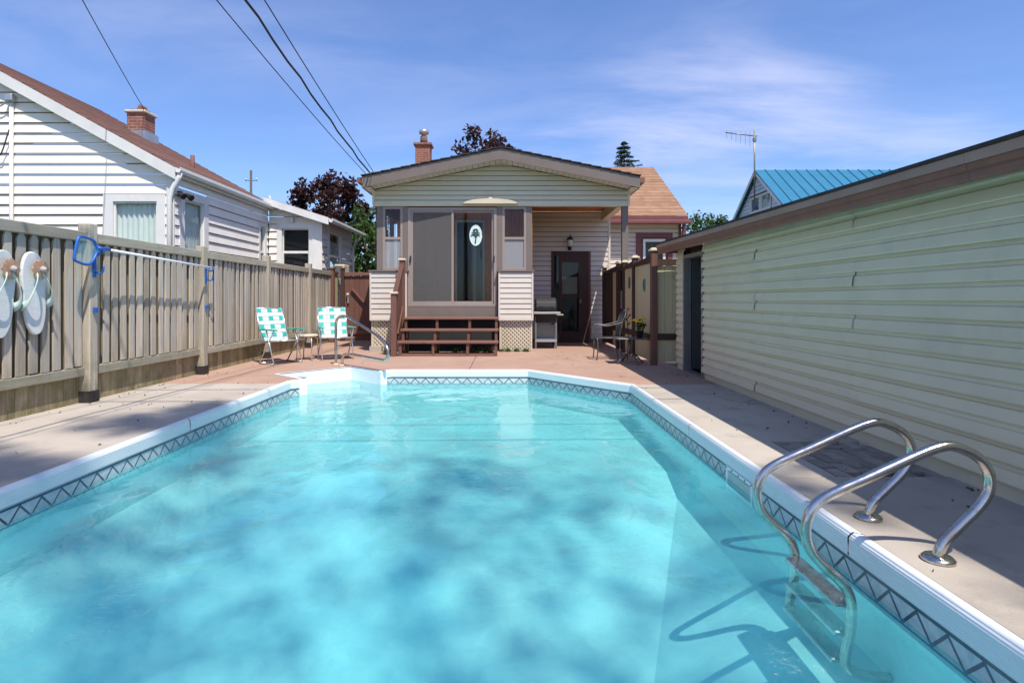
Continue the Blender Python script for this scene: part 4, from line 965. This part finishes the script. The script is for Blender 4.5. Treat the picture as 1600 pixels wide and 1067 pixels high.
# grab rail by the pool steps
gr = thing('grab_rail', 'bent stainless steel grab rail beside the pool steps', 'handrail', (-2.95, 10.1, 0)); g0 = Vector((-2.99, 10.15)); gd = Vector((.735, -.678))
gp_ = [(.0, 0), (.0, .3), (.0, .70), (.05, .81), (.16, .85), (.38, .85), (.48, .82), (.75, .73), (1.15, .60), (1.42, .47), (1.53, .36), (1.54, .25), (1.46, .19), (1.3, .185), (.9, .20), (.5, .215), (.30, .205), (.22, .15), (.20, .0)]
tube('rail', [(g0.x + gd.x * t, g0.y + gd.y * t, z) for t, z in gp_], .024, 'steel', gr, 12, 5)
for t in (0, .2):
    v2, f2 = lathe([(.06, .002), (.06, .012), (.03, .024)], (g0.x + gd.x * t, g0.y + gd.y * t, 0), 16); mk('flange', v2, f2, 'post_cap', gr, True)

# ------------------------------------------------------------------ lawn chairs
def lawn_chair(label):
    t = thing('lawn_chair', label, 'lawn chair', group='webbed lawn chairs by the grey fence')
    W_ = .27; th = R(100)
    bk = lambda s: Vector((0, .20 + s * math.sin(R(18)), .40 + s * math.cos(R(18))))   # up the back
    for s in (-1, 1):
        tube('back_tube', [(s * W_, .20, .40), (s * W_, .20 + .62 * math.sin(R(18)), .40 + .62 * math.cos(R(18)))], .013, 'alu', t, 8)
        tube('seat_tube', [(s * W_, .22, .39), (s * W_, -.27, .43)], .013, 'alu', t, 8)
        tube('front_leg', [(s * (W_ + .025), .05, .60), (s * (W_ + .025), -.16, .02)], .012, 'alu', t, 8)
        tube('rear_leg', [(s * (W_ + .025), -.16, .60), (s * (W_ + .025), .25, .02)], .012, 'alu', t, 8)
        a = box('arm', s * (W_ + .025) - .028, s * (W_ + .025) + .028, -.24, .24, .60, .625, 'teal_plastic', t, .01)
        tube('floor_tube', [(s * (W_ + .025), -.16, .016), (s * (W_ + .025), .25, .016)], .012, 'alu', t, 8)
    tube('cross_tube', [(-W_, .20 + .62 * math.sin(R(18)), .40 + .62 * math.cos(R(18))), (W_, .20 + .62 * math.sin(R(18)), .40 + .62 * math.cos(R(18)))], .013, 'alu', t, 8); tube('cross_tube', [(-W_, -.27, .43), (W_, -.27, .43)], .013, 'alu', t, 8); tube('cross_tube', [(-W_ - .025, .25, .016), (W_ + .025, .25, .016)], .012, 'alu', t, 8)
    def strap(pts, wid, mat):
        vs, fs = [], []
        for i, (p, n_) in enumerate(pts):
            p = Vector(p); n_ = Vector(n_); vs += [p - wid, p + wid]
            if i: fs.append((2 * i - 2, 2 * i - 1, 2 * i + 1, 2 * i))
        o = mk('webbing_strap', vs, fs, mat, t); m_ = o.modifiers.new('thick', 'SOLIDIFY'); m_.thickness = .003
    def panel(P, n_, L_, rows, cols):
        # P(u, v): u across -W..W, v 0..L ; woven over and under
        for c in range(cols):
            u = -W_ + .05 + c * (2 * W_ - .10) / (cols - 1); pts = []
            for q in range(rows):
                o_ = n_ * (.006 if (q + c) % 2 else -.006); pts += [(P(u, L_ * (q + .04) / rows) + o_, n_), (P(u, L_ * (q + .96) / rows) + o_, n_)]
            strap(pts, Vector((.046, 0, 0)), 'web_green' if c % 2 == 0 else 'web_white')
        for q in range(rows):
            v = L_ * (q + .5) / rows; d = (P(0, v + .01) - P(0, v)).normalized()
            strap([(P(-W_, v), n_), (P(W_, v), n_)], d * L_ / rows * .45, 'web_white')
    ca, sa = math.cos(R(18)), math.sin(R(18))
    panel(lambda u, v: Vector((u, .20 + v * sa, .40 + v * ca)), Vector((0, -ca, sa)), .62, 8, 5)
    panel(lambda u, v: Vector((u, .20 - v, .405 + v * .05)), Vector((0, 0, 1)), .46, 5, 5)
    return t
c1 = lawn_chair('green and white webbed lawn chair nearer the skimmer pole, left of the small table'); c1.location = (-4.02, 10.38, 0); c1.rotation_euler = (0, 0, R(58))
c2 = copy_tree(c1); c2['label'] = 'green and white webbed lawn chair behind the steel grab rail'; c2.location = (-3.28, 11.15, 0); c2.rotation_euler = (0, 0, R(30))
stl = thing('side_table', 'small round white side table between the two lawn chairs', 'table', (-3.78, 11.0, 0)); v2, f2 = lathe([(.16, .44), (.19, .45), (.195, .475), (.18, .485), (.01, .487)], (-3.78, 11.0, 0), 24); mk('table_top', v2, f2, 'cream_trim', stl, True)
for a in (40, 130, 220, 310): ca, sa = math.cos(R(a)), math.sin(R(a)); tube('leg', [(-3.78 + ca * .12, 11 + sa * .12, .445), (-3.78 + ca * .19, 11 + sa * .19, .40), (-3.78 + ca * .21, 11 + sa * .21, .0)], .011, 'alu', stl, 8)

# ------------------------------------------------------------------ barbecue
bq = thing('barbecue', 'black gas barbecue with silver shelf on a grey cart by the lattice', 'barbecue', (.95, 13.6, 0)); bx0, bx1 = .69, 1.20
for x in (bx0, bx1 - .035):
    for y in (13.46, 13.86): box('leg', x, x + .035, y, y + .035, .0, .78, 'grey_metal', bq)
box('cart_shelf', bx0, bx1, 13.455, 13.90, .16, .22, 'galvanised', bq); box('cart_panel', bx0 + .036, bx1 - .036, 13.88, 13.89, .22, .55, 'grey_metal', bq)
V = [(bx0 + .02, 13.46, .60), (bx1 - .02, 13.46, .60), (bx1 - .02, 13.9, .60), (bx0 + .02, 13.9, .60), (bx0 - .0, 13.42, .80), (bx1, 13.42, .80), (bx1, 13.93, .80), (bx0, 13.93, .80)]; mk('firebox', V, BF, 'black_metal', bq)
box('front_shelf', bx0 - .04, bx1 + .08, 13.36, 13.44, .81, .86, 'galvanised', bq, .01)
pr = [(13.40, .865), (13.38, .96), (13.43, 1.10), (13.55, 1.19), (13.72, 1.20), (13.88, 1.12), (13.95, .98), (13.95, .865)]; kk = len(pr)
V = [(bx0 + .01, y, z) for y, z in pr] + [(bx1 - .01, y, z) for y, z in pr]; bevel(mk('hood', V, [(i, (i + 1) % kk, kk + (i + 1) % kk, kk + i) for i in range(kk)] + [tuple(range(kk))[::-1], tuple(range(kk, 2 * kk))], 'black_metal', bq), .03, 2)
tube('hood_handle', [(bx0 + .1, 13.39, .98), (bx0 + .1, 13.34, .98), (bx1 - .1, 13.34, .98), (bx1 - .1, 13.39, .98)], .012, 'black_metal', bq, 8)
box('side_shelf', bx1 + .005, bx1 + .16, 13.5, 13.85, .78, .80, 'cream_wood', bq)
for x in (bx0 + .03, bx1 - .06): v2, f2 = tubev([(x, 13.88, .06), (x + .03, 13.88, .06)], .06, 14); mk('wheel', v2, f2, 'black_metal', bq)

# ------------------------------------------------------------------ wrought-iron chair, side table, flowers
ic = thing('iron_chair', 'curved wrought iron garden armchair beside the brown fence', 'chair', (1.98, 11.1, 0)); X, Yc = 1.98, 11.15
for s in (-1, 1):
    y = Yc + s * .23
    tube('front_leg', [(X - .25, y, 0), (X - .23, y, .22), (X - .24, y, .42)], .012, 'iron', ic, 8, 4); tube('rear_leg', [(X + .24, y, 0), (X + .20, y, .22), (X + .19, y, .42)], .012, 'iron', ic, 8, 4)
    tube('arm', [(X - .24, y, .42), (X - .25, y, .58), (X - .21, y, .66), (X - .05, y, .65), (X + .15, y, .69), (X + .24, y, .72)], .012, 'iron', ic, 8, 5)
    tube('back_tube', [(X + .19, y, .42), (X + .23, y, .70), (X + .29, y, .86), (X + .31, y - s * .06, .90)], .012, 'iron', ic, 8, 4)
tube('seat_frame', [(X - .24, Yc - .23, .42), (X + .19, Yc - .23, .42), (X + .19, Yc + .23, .42), (X - .24, Yc + .23, .42), (X - .24, Yc - .23, .42)], .011, 'iron', ic, 8)
for i in range(9): box('seat_slat', X - .235 + i * .05, X - .235 + i * .05 + .018, Yc - .225, Yc + .225, .415, .423, 'iron', ic)
for i in range(5): y = Yc - .15 + i * .075; tube('back_rod', [(X + .19, y, .42), (X + .23, y, .66), (X + .31, y, .90)], .007, 'iron', ic, 6, 3)
tube('back_top', [(X + .31, Yc - .17, .90), (X + .325, Yc, .95), (X + .31, Yc + .17, .90)], .011, 'iron', ic, 8, 4)
it = thing('iron_table', 'low dark metal pedestal table with splayed feet beside the brown fence', 'table', (2.24, 10.35, 0)); box('table_top', 1.97, 2.52, 10.12, 10.60, .44, .465, 'iron', it, .01); tube('pedestal', [(2.24, 10.36, .16), (2.24, 10.36, .44)], .025, 'iron', it, 10)
for a in (20, 110, 200, 290): ca, sa = math.cos(R(a)), math.sin(R(a)); tube('foot', [(2.24, 10.36, .22), (2.24 + ca * .12, 10.36 + sa * .12, .15), (2.24 + ca * .27, 10.36 + sa * .27, .01)], .013, 'iron', it, 8, 3)
fp = thing('flower_pot', 'black pot of yellow flowers on the low iron table', 'flower pot', (2.40, 10.3, .465)); v2, f2 = lathe([(.045, 0), (.065, .11), (.072, .11), (.072, .13), (.05, .13)], (2.40, 10.3, .466), 16); mk('pot', v2, f2, 'pot', fp, True)
def leaf_cloud(name, mat, parent, centres, per, spread, size, seed=1, flat=1.0, aspect=.6, kind=None):
    """many small folded leaf faces scattered round clump centres (world space)"""
    rs = np.random.RandomState(seed); cs = np.repeat(np.array(centres, float)[:, :3], per, 0)
    sp = np.repeat(np.array([c[3] if len(c) > 3 else 1 for c in centres]), per)[:, None] * spread
    d = rs.normal(size=cs.shape); d /= np.linalg.norm(d, axis=1)[:, None]; r = rs.rand(len(cs), 1) ** .45
    p = cs + d * r * sp * np.array([1, 1, flat])
    a = rs.normal(size=p.shape); a /= np.linalg.norm(a, axis=1)[:, None]; n_ = rs.normal(size=p.shape) * .6 + np.array([0, 0, .7])
    b_ = np.cross(n_, a); b_ /= np.linalg.norm(b_, axis=1)[:, None] + 1e-9; s = size * (.6 + .8 * rs.rand(len(p), 1))
    c = np.cross(a, b_)
    q = np.stack([p - a * s, p + b_ * s * aspect + c * s * .2, p + a * s, p - b_ * s * aspect + c * s * .2], 1).reshape(-1, 3)
    o = q.mean(0); me = bpy.data.meshes.new(name); N = len(p)
    me.vertices.add(4 * N); me.vertices.foreach_set('co', (q - o).ravel()); me.loops.add(4 * N); me.loops.foreach_set('vertex_index', np.arange(4 * N)); me.polygons.add(N); me.polygons.foreach_set('loop_start', np.arange(0, 4 * N, 4)); me.update(calc_edges=True); me.validate()
    ob = link(name, me, mat, parent, o)
    return ob
leaf_cloud('leaves', 'leaf_green', fp, [(2.40, 10.3, .68, 1)], 90, .11, .03, 3)
for i in range(16):
    a = i * 2.4; r = .03 + .10 * ((i * 7) % 10) / 10; x, y, z = 2.40 + r * math.cos(a), 10.3 + r * math.sin(a), .74 + .06 * ((i * 3) % 5) / 5
    v2, f2 = lathe([(.008, 0), (.034, .008), (.034, .018), (.018, .026), (.004, .027)], (x, y, z), 9); mk('blossom', v2, f2, 'yellow_flower', fp)
orn = thing('garden_stake', 'thin dark leafy stake ornament beside the brown fence', 'ornament', (2.33, 11.0, 0)); tube('stake', [(2.33, 11.0, 0), (2.34, 11.0, .5), (2.30, 11.0, .98)], .008, 'black_metal', orn, 6, 3)
for i, (dx, dz) in enumerate(((.05, .70), (-.05, .78), (.06, .85), (-.07, .92), (.02, .98))): v2, f2 = tubev([(2.33, 11.0, dz - .06), (2.33 + dx * .6, 11, dz), (2.33 + dx * 1.4, 11.0, dz + .01)], [.004, .016, .002], 6); mk('leaf', v2, f2, 'black_metal', orn)

# plants under and beside the steps
for nm, lb, cs, sd_ in (('low_plant', 'leafy green plant growing under the lowest wooden step', [(-.52, 12.02, .09, 1), (-.36, 12.0, .08, 1), (-.66, 12.0, .07, .8)], 4), ('low_plant', 'small yellow green weed under the middle of the wooden steps', [(-1.02, 12.0, .1, .9)], 5), ('low_plant', 'thin fringe of weeds along the lattice foot right of the steps', [(.05, 12.72, .02, .6), (.25, 12.73, .025, .6), (.45, 12.72, .02, .6), (-.08, 12.72, .02, .5)], 6)):
    pl = thing(nm, lb, 'plant', (cs[0][0], cs[0][1], 0)); leaf_cloud('leaves', 'leaf_green', pl, cs, 110, .12, .022, sd_, .7)

# ------------------------------------------------------------------ things on the fence
def flipflop(y, z, tilt, label):
    t = thing('flip_flop', label, 'wall decoration', group='wooden flip-flops on the fence'); pts = []
    n = 40; Lh = .41
    for i in range(n):
        a = 2 * math.pi * i / n; v = math.sin(a); c = math.cos(a)
        w_ = .148 * (1 + .10 * v - .10 * math.exp(-((v + .05) / .35) ** 2)); pts.append((math.copysign(abs(c) ** .8, c) * w_, v * Lh))
    V = [(-.0, u, q) for u, q in pts] + [(.035, u, q) for u, q in pts]
    bevel(mk('sole', V, [tuple(range(n))[::-1], tuple(range(n, 2 * n))] + [(i, (i + 1) % n, n + (i + 1) % n, n + i) for i in range(n)], 'flip_white', t), .01, 2)
    for s in (-1, 1):
        q = spline([(.03, 0.0, .21), (.105, s * .05, .16), (.115, s * .11, .03), (.08, s * .145, -.08), (.02, s * .145, -.12)], 6); vs, fs = [], []
        for i, p in enumerate(q):
            wv_ = .020 + .022 * i / len(q); vs += [p + Vector((0, -s * wv_ * .3, wv_)), p + Vector((0, s * wv_ * .3, -wv_))]
            if i: fs.append((2 * i - 2, 2 * i - 1, 2 * i + 1, 2 * i))
        so_ = mk('strap', vs, fs, 'mint', t, True); mm = so_.modifiers.new('thick', 'SOLIDIFY'); mm.thickness = .008
    fz, fy = .235, .03
    for k_ in range(8):
        a = 2 * math.pi * k_ / 8; c, s = math.cos(a), math.sin(a); V = []
        for (r, w2) in ((.02, .012), (.055, .033), (.085, .028), (.10, .008)): V += [(.095 - r * .12, fy + c * r - s * w2, fz + s * r + c * w2), (.095 - r * .12, fy + c * r + s * w2, fz + s * r - c * w2)]
        po_ = mk('petal', V, [(0, 1, 3, 2), (2, 3, 5, 4), (4, 5, 7, 6)], 'petal', t); mm = po_.modifiers.new('thick', 'SOLIDIFY'); mm.thickness = .012
    v2, f2 = [], []; sp_ = [(.004, .03), (.022, .022), (.034, .0), (.022, -.02)]
    for r, h in sp_: v2 += [(.105 + h, fy + r * math.cos(2 * math.pi * i / 14), fz + r * math.sin(2 * math.pi * i / 14)) for i in range(14)]
    for i in range(3):
        for k_ in range(14): f2.append((i * 14 + k_, i * 14 + (k_ + 1) % 14, (i + 1) * 14 + (k_ + 1) % 14, (i + 1) * 14 + k_))
    f2.append(tuple(range(14))); mk('flower_centre', v2, f2, 'pebble', t, True)
    t.location = (FX + .066, y, z); t.rotation_euler = (tilt, 0, 0); return t
flipflop(5.31, 1.20, -.05, 'white wooden flip-flop with a flower, cut by the left picture edge')
flipflop(5.68, 1.21, .07, 'white wooden flip-flop with a flower, nearer the blue skimmer net')

# skimmer net on its pole, on blue hooks
sn = thing('pool_skimmer', 'blue framed leaf net on a long white pole hung along the fence', 'pool net', (-4.5, 7, 1.6)); PXx = FX + .205
yA, yB = 6.47, 8.98
pz = lambda y: 1.72 - (y - 6.47) * .034
tube('pole', [(PXx, yA + .02, pz(yA)), (PXx, yB, pz(yB))], .015, 'white_paint', sn, 10); tube('grip', [(PXx, yA - .06, pz(yA) - .0), (PXx, yA + .12, pz(yA))], .022, 'blue_plastic', sn, 10)
nf = [(yA - .08, 1.75), (yA - .12, 1.80), (yA - .28, 1.825), (yA - .35, 1.79), (yA - .40, 1.60), (yA - .37, 1.555), (yA - .20, 1.53), (yA - .11, 1.60), (yA - .06, 1.69), (yA - .08, 1.75)]
tube('net_frame', [(PXx - .01, y, z) for y, z in nf], .015, 'blue_plastic', sn, 8, 4)
q = [tuple(p) for p in spline([(PXx - .012, y, z) for y, z in nf], 4)][:-1]; mk('net', q, [tuple(range(len(q)))], 'net', sn)
for y, lb in ((6.47, 'blue plastic pole hook on the fence post beside the net'), (8.88, 'blue plastic pole hook at the far end of the white pole')):
    hk = thing('pole_hook', lb, 'hook', (FX + .12, y, 1.4), 'pole hooks'); box('plate', FX + .117, FX + .127, y - .025, y + .025, 1.40, pz(y) - .0, 'blue_plastic', hk)
    tube('hook', [(FX + .127, y, 1.62), (FX + .19, y, pz(y) - .05), (FX + .225, y, pz(y) - .035), (FX + .235, y, pz(y) + .02)], .010, 'blue_plastic', hk, 8, 4); tube('hook', [(FX + .127, y, 1.46), (FX + .19, y, 1.44), (FX + .22, y, 1.47), (FX + .225, y, 1.53)], .010, 'blue_plastic', hk, 8, 4)
    box('lower_clip', FX + .117, FX + .15, y - .02, y + .02, 1.0, 1.06, 'blue_plastic', hk)

# ------------------------------------------------------------------ blue-roofed house, antenna
bh = thing('blue_roof_house', 'pale blue house with bright blue metal roof beyond the garage', 'house', (15, 25, 0)); BX, BY, BZ, BS = 11.0, 25.0, 6.75, .75; hwid = 3.6
bfr = Fr((BX, 0, 0), (0, -1, 0), (-1, 0, 0))
siding(bfr, 1.5, 6.6, .17, lambda z: (-BY - min(hwid, max(.05, (BZ - .12 - z) / BS)), -BY + min(hwid, max(.05, (BZ - .12 - z) / BS))), 'blue_wall', bh, holes=[(-26.0, -23.75, 4.9, 5.75)], lap=.02)
for a, c in ((-25.85, -24.95), (-24.80, -23.90)): window(bfr, bh, a, c, 5.02, 5.62, .06, 'white_trim', inside='curtain')
box('wall', BX + .6, 24, BY - hwid + .1, BY + hwid - .1, -.14, 4.0, 'blue_wall', bh)
box('wall', BX - .0 + .02, BX + .6, BY - hwid, BY + hwid, -.14, 1.5, 'blue_wall', bh)
for i in range(30):
    x = BX - .2 + i * .45
    for s in (-1, 1):
        y1 = BY + s * (hwid + .4); z1 = BZ - (hwid + .4) * BS
        V = [(x, BY, BZ), (x + .445, BY, BZ), (x + .445, y1, z1), (x, y1, z1), (x, BY, BZ + .02), (x + .445, BY, BZ + .02), (x + .445, y1, z1 + .02), (x, y1, z1 + .02)]; mk('roof_panel', V, BF if s > 0 else [f[::-1] for f in BF], 'blue_roof', bh)
        if s < 0:
            v2, f2 = bar((x, BY, BZ + .035), (x, y1, z1 + .035), .035, .04); mk('roof_seam', v2, f2, 'blue_roof', bh)
for s in (-1, 1):
    v2, f2 = bar((BX - .21, BY, BZ - .09), (BX - .21, BY + s * (hwid + .4), BZ - (hwid + .4) * BS - .09), .03, .13); mk('barge_board', v2, f2, 'white_trim', bh)
an = thing('tv_antenna', 'thin grey television antenna on a mast by the blue roof', 'antenna', (10.8, 25, 5)); AXx = 10.72
tube('mast', [(AXx, 24.8, 5.4), (AXx, 24.8, 8.42)], .035, 'grey_metal', an, 6); tube('boom', [(AXx + .1, 24.8, 8.17), (AXx - 1.25, 24.8, 8.33)], .025, 'grey_metal', an, 6); box('rotor', AXx - .06, AXx + .06, 24.74, 24.86, 7.95, 8.1, 'grey_metal', an)
for i in range(7):
    x = AXx - 1.2 + i * .2; h = .25 + .05 * i; zc_ = 8.33 - (i * .2) * .12; tube('element', [(x, 24.8, zc_ - h), (x, 24.8, zc_ + h)], .006, 'grey_metal', an, 4)
up = thing('utility_pole', 'distant slim utility pole above the brown bungalow roof', 'utility pole', (-17.7, 40, 0)); tube('pole', [(-17.68, 40, 0), (-17.68, 40, 10.1)], .085, 'bark', up, 8); v2, f2 = bar((-18.1, 40, 9.4), (-17.25, 40, 9.4), .04, .04); mk('cross_arm', v2, f2, 'bark', up)
for x in (-18.05, -17.3): tube('insulator', [(x, 40, 9.42), (x, 40, 9.55)], .035, 'galvanised', up, 6)
# ------------------------------------------------------------------ overhead lines
def sag(a, b_, s, n=24, tw=0): 
    a, b_ = Vector(a), Vector(b_); return [a.lerp(b_, t) + Vector((tw * math.sin(i * 2.2), 0, -4 * s * t * (1 - t) + tw * math.cos(i * 2.2))) for i, t in ((i, i / n) for i in range(n + 1))]
for x, zt_, lb in ((-2.9, 9.9, 'wooden utility pole standing behind the pool'), (4.0, 9.9, 'wooden utility pole standing behind the garage')):
    pl = thing('rear_utility_pole', lb, 'utility pole', (x, -16, -.14)); tube('pole', [(x, -16, -.14), (x, -16, zt_)], [.16, .11], 'bark', pl, 10)
for nm, a, b_, s, r, lb in (('service_cable', (-3.02, 12.45, 3.86), (-3.9, -16, 9.4), .85, .007, 'thin overhead cable, lowest of the three to the porch eave'), ('service_cable', (-2.94, 12.45, 3.88), (-2.80, -16, 9.5), .85, .016, 'thick twisted overhead cable running to the porch eave'), ('service_cable', (-2.86, 12.45, 3.91), (-2.45, -16, 9.55), .72, .008, 'straight overhead cable, uppermost of the three to the porch eave'), ('service_cable', (-9.30, 14.9, 5.98), (4.0, -16, 9.5), .9, .009, 'single thin cable rising from the bungalow chimney')):
    v2, f2 = tubev(sag(a, b_, s, 60 if r > .015 else 24, .012 if r > .015 else 0), r, 6); o = mk(nm, v2, f2, 'rubber_wire', None, True); tag(o, lb, 'cable', 'overhead cables')
for y, z in ((4.05, 7.4), (3.35, 7.1)):
    v2, f2 = tubev(sag((-30, y - 1, z + .6), (30, y + .6, z + .6), .6), .018, 6); tag(mk('street_cable', v2, f2, 'rubber_wire', None, True), 'utility line crossing high above the pool, ' + ('nearer the house' if y > 4 else 'farther from the house'), 'cable', 'lines above the pool')

# ------------------------------------------------------------------ trees
def tree(name, label, base, height, crown_c, crown_r, nclump, per, spread, leaf, mat, seed, group=None, trunk_r=.2, extra=None, br=.35):
    rs = random.Random(seed); t = thing(name, label, 'tree', base, group); cc = Vector(crown_c); cl = []
    while len(cl) < nclump:
        v = Vector([rs.uniform(-1, 1) for _ in range(3)])
        if .35 < v.length < 1: cl.append((cc.x + v.x * crown_r[0], cc.y + v.y * crown_r[1], cc.z + v.z * crown_r[2], rs.uniform(.6, 1.25)))
    if extra: cl = extra + cl
    leaf_cloud('crown', mat, t, cl, per, spread, leaf, seed)
    b0 = Vector(base); top = Vector((cc.x, cc.y, cc.z + crown_r[2] * .3)); v2, f2 = tubev(spline([b0, b0.lerp(top, .4) + Vector((.1, .1, 0)), top], 5), [trunk_r * (1 - .8 * i / 10) for i in range(11)], 10); mk('trunk', v2, f2, 'bark', t, True)
    for c in cl[::max(1, len(cl) // 14)]:
        e = Vector(c[:3]); s_ = b0.lerp(top, rs.uniform(.5, .85)); v2, f2 = tubev(spline([s_, s_.lerp(e, .5) + Vector((0, 0, -.1)), e], 4), [trunk_r * br * (1 - .8 * i / 8) for i in range(9)], 6); mk('branch', v2, f2, 'bark', t, True)
    return t
tree('purple_maple', 'dark purple leaved maple behind the white lean-to', (-8.7, 30, -.14), 8, (-9.2, 30, 5.2), (2.0, 1.8, 2.35), 75, 90, .55, .12, 'leaf_purple', 11, 'purple maples behind the houses')
tree('purple_maple', 'dark purple leaved maple rising over the porch ridge', (-1.0, 34, -.14), 11, (-1.15, 34, 8.0), (2.6, 2, 3.1), 95, 80, .6, .13, 'leaf_purple', 12, 'purple maples behind the houses')
tree('green_tree', 'leafy green tree between the white lean-to and the porch', (-5.2, 21.5, -.14), 5, (-5.2, 21.5, 2.6), (.75, .8, 1.9), 60, 80, .38, .07, 'leaf_green', 13)
tree('green_tree', 'slender green tree rising beside the porch corner', (-5.05, 23.5, -.14), 5, (-5.25, 23.5, 4.0), (.42, .5, 1.2), 18, 60, .3, .065, 'leaf_green', 23)
tree('green_tree', 'round green tree far behind the garage roof', (13.5, 38, -.14), 8, (13.6, 38, 4.4), (2.3, 2, 2.2), 60, 80, .65, .13, 'leaf_far', 14)
# spruce
sp = thing('spruce_tree', 'pointed dark spruce top behind the tan shingled roof', 'tree', (7.4, 36, -.14)); tube('trunk', [(7.4, 36, -.14), (7.4, 36, 11)], [.25, .02], 'bark', sp, 8); cl = []
rs = random.Random(5); z = 5.5
while z < 10.9:
    L_ = (11.1 - z) * .55 + .08; nb = 8 if L_ > .3 else 4
    for k_ in range(nb):
        a = rs.uniform(0, 6.28); l_ = L_ * rs.uniform(.6, 1.15)
        for j in range(1, 6): f = j / 5; cl.append((7.4 + math.cos(a) * l_ * f, 36 + math.sin(a) * l_ * f, z - .18 * l_ * f + .10 * f * f * l_, .5 + .5 * (1 - f)))
    z += .27
leaf_cloud('crown', 'needle', sp, cl, 16, .2, .09, 6, .5, .18)
# the tree behind the photographer whose crown shades the near half of the pool
def up_sun(x, y, z, t): return (x + KX * t, y - KY * t, z + t)
rs = random.Random(21); ex = []
for x, y, t in ((-3.2, 6.3, 8.2), (-3.15, 5.75, 8.5), (-3.6, 5.6, 8), (-4.1, 4.35, 8.3), (-3.3, 3.9, 8), (-3.7, 4.0, 8.4), (-2.4, 5.0, 8.8), (-1.8, 4.6, 9), (-2.6, 4.2, 8.4), (-1.4, 3.6, 9), (-2.2, 3.2, 8.6), (-1.2, 2.6, 8.4), (-.4, 3.3, 9.2), (.2, 4.6, 9), (.5, 3.8, 8.5), (.9, 4.9, 9), (-.2, 5.4, 8.6), (-1.0, 5.2, 9.3), (.9, 2.7, 8.4), (0.2, 2.5, 8.2), (-2.8, 2.6, 8.8), (1.5, 3.6, 8.2), (2.3, 2.9, 8), (2.5, 2.2, 8.2), (-.6, 4.2, 8.6), (-1.7, 2.0, 8.4), (.3, 1.8, 8.2), (1.2, 2.0, 8.2)):
    for q in range(3 if x < -2.9 else 1):
        ex.append((*up_sun(x + q * .04, y - .05 * q, -.3, t * 3.1 + 2.5 * math.sin(x * 3 + y)), rs.uniform(.5, .8) if x < -2.9 else rs.uniform(.6, .95)))
tree('shade_tree', 'tall leafy tree behind the pool that throws dappled shade', (6.2, -13.5, -.14), 27, (6.4, -9.0, 26), (4.0, 3.0, 3), 6, 62, .80, .105, 'leaf_green', 31, None, .22, ex, .12)

# leaf litter and grit on the deck
lit = []
rs = random.Random(77)
for i in range(150):
    x, y = (rs.uniform(-4.6, -3.15), rs.uniform(3.2, 9)) if rs.random() < .5 else (rs.uniform(1.8, 2.85), rs.uniform(2.2, 9.5)) if rs.random() < .6 else (rs.uniform(-4.4, 2.4), rs.uniform(9.9, 12.4))
    if rs.random() < .5: x = -4.62 + rs.random() ** 2 * .3 if x < 0 else 2.84 - rs.random() ** 2 * .3
    lit.append((x, y, .006, .05))
lo_ = leaf_cloud('leaf_litter', 'bark', None, lit, 1, .05, .014, 8, .02); lo_['kind'] = 'stuff'; lo_['label'] = 'dry leaf bits and grit scattered over the deck'; lo_['category'] = 'leaf litter'
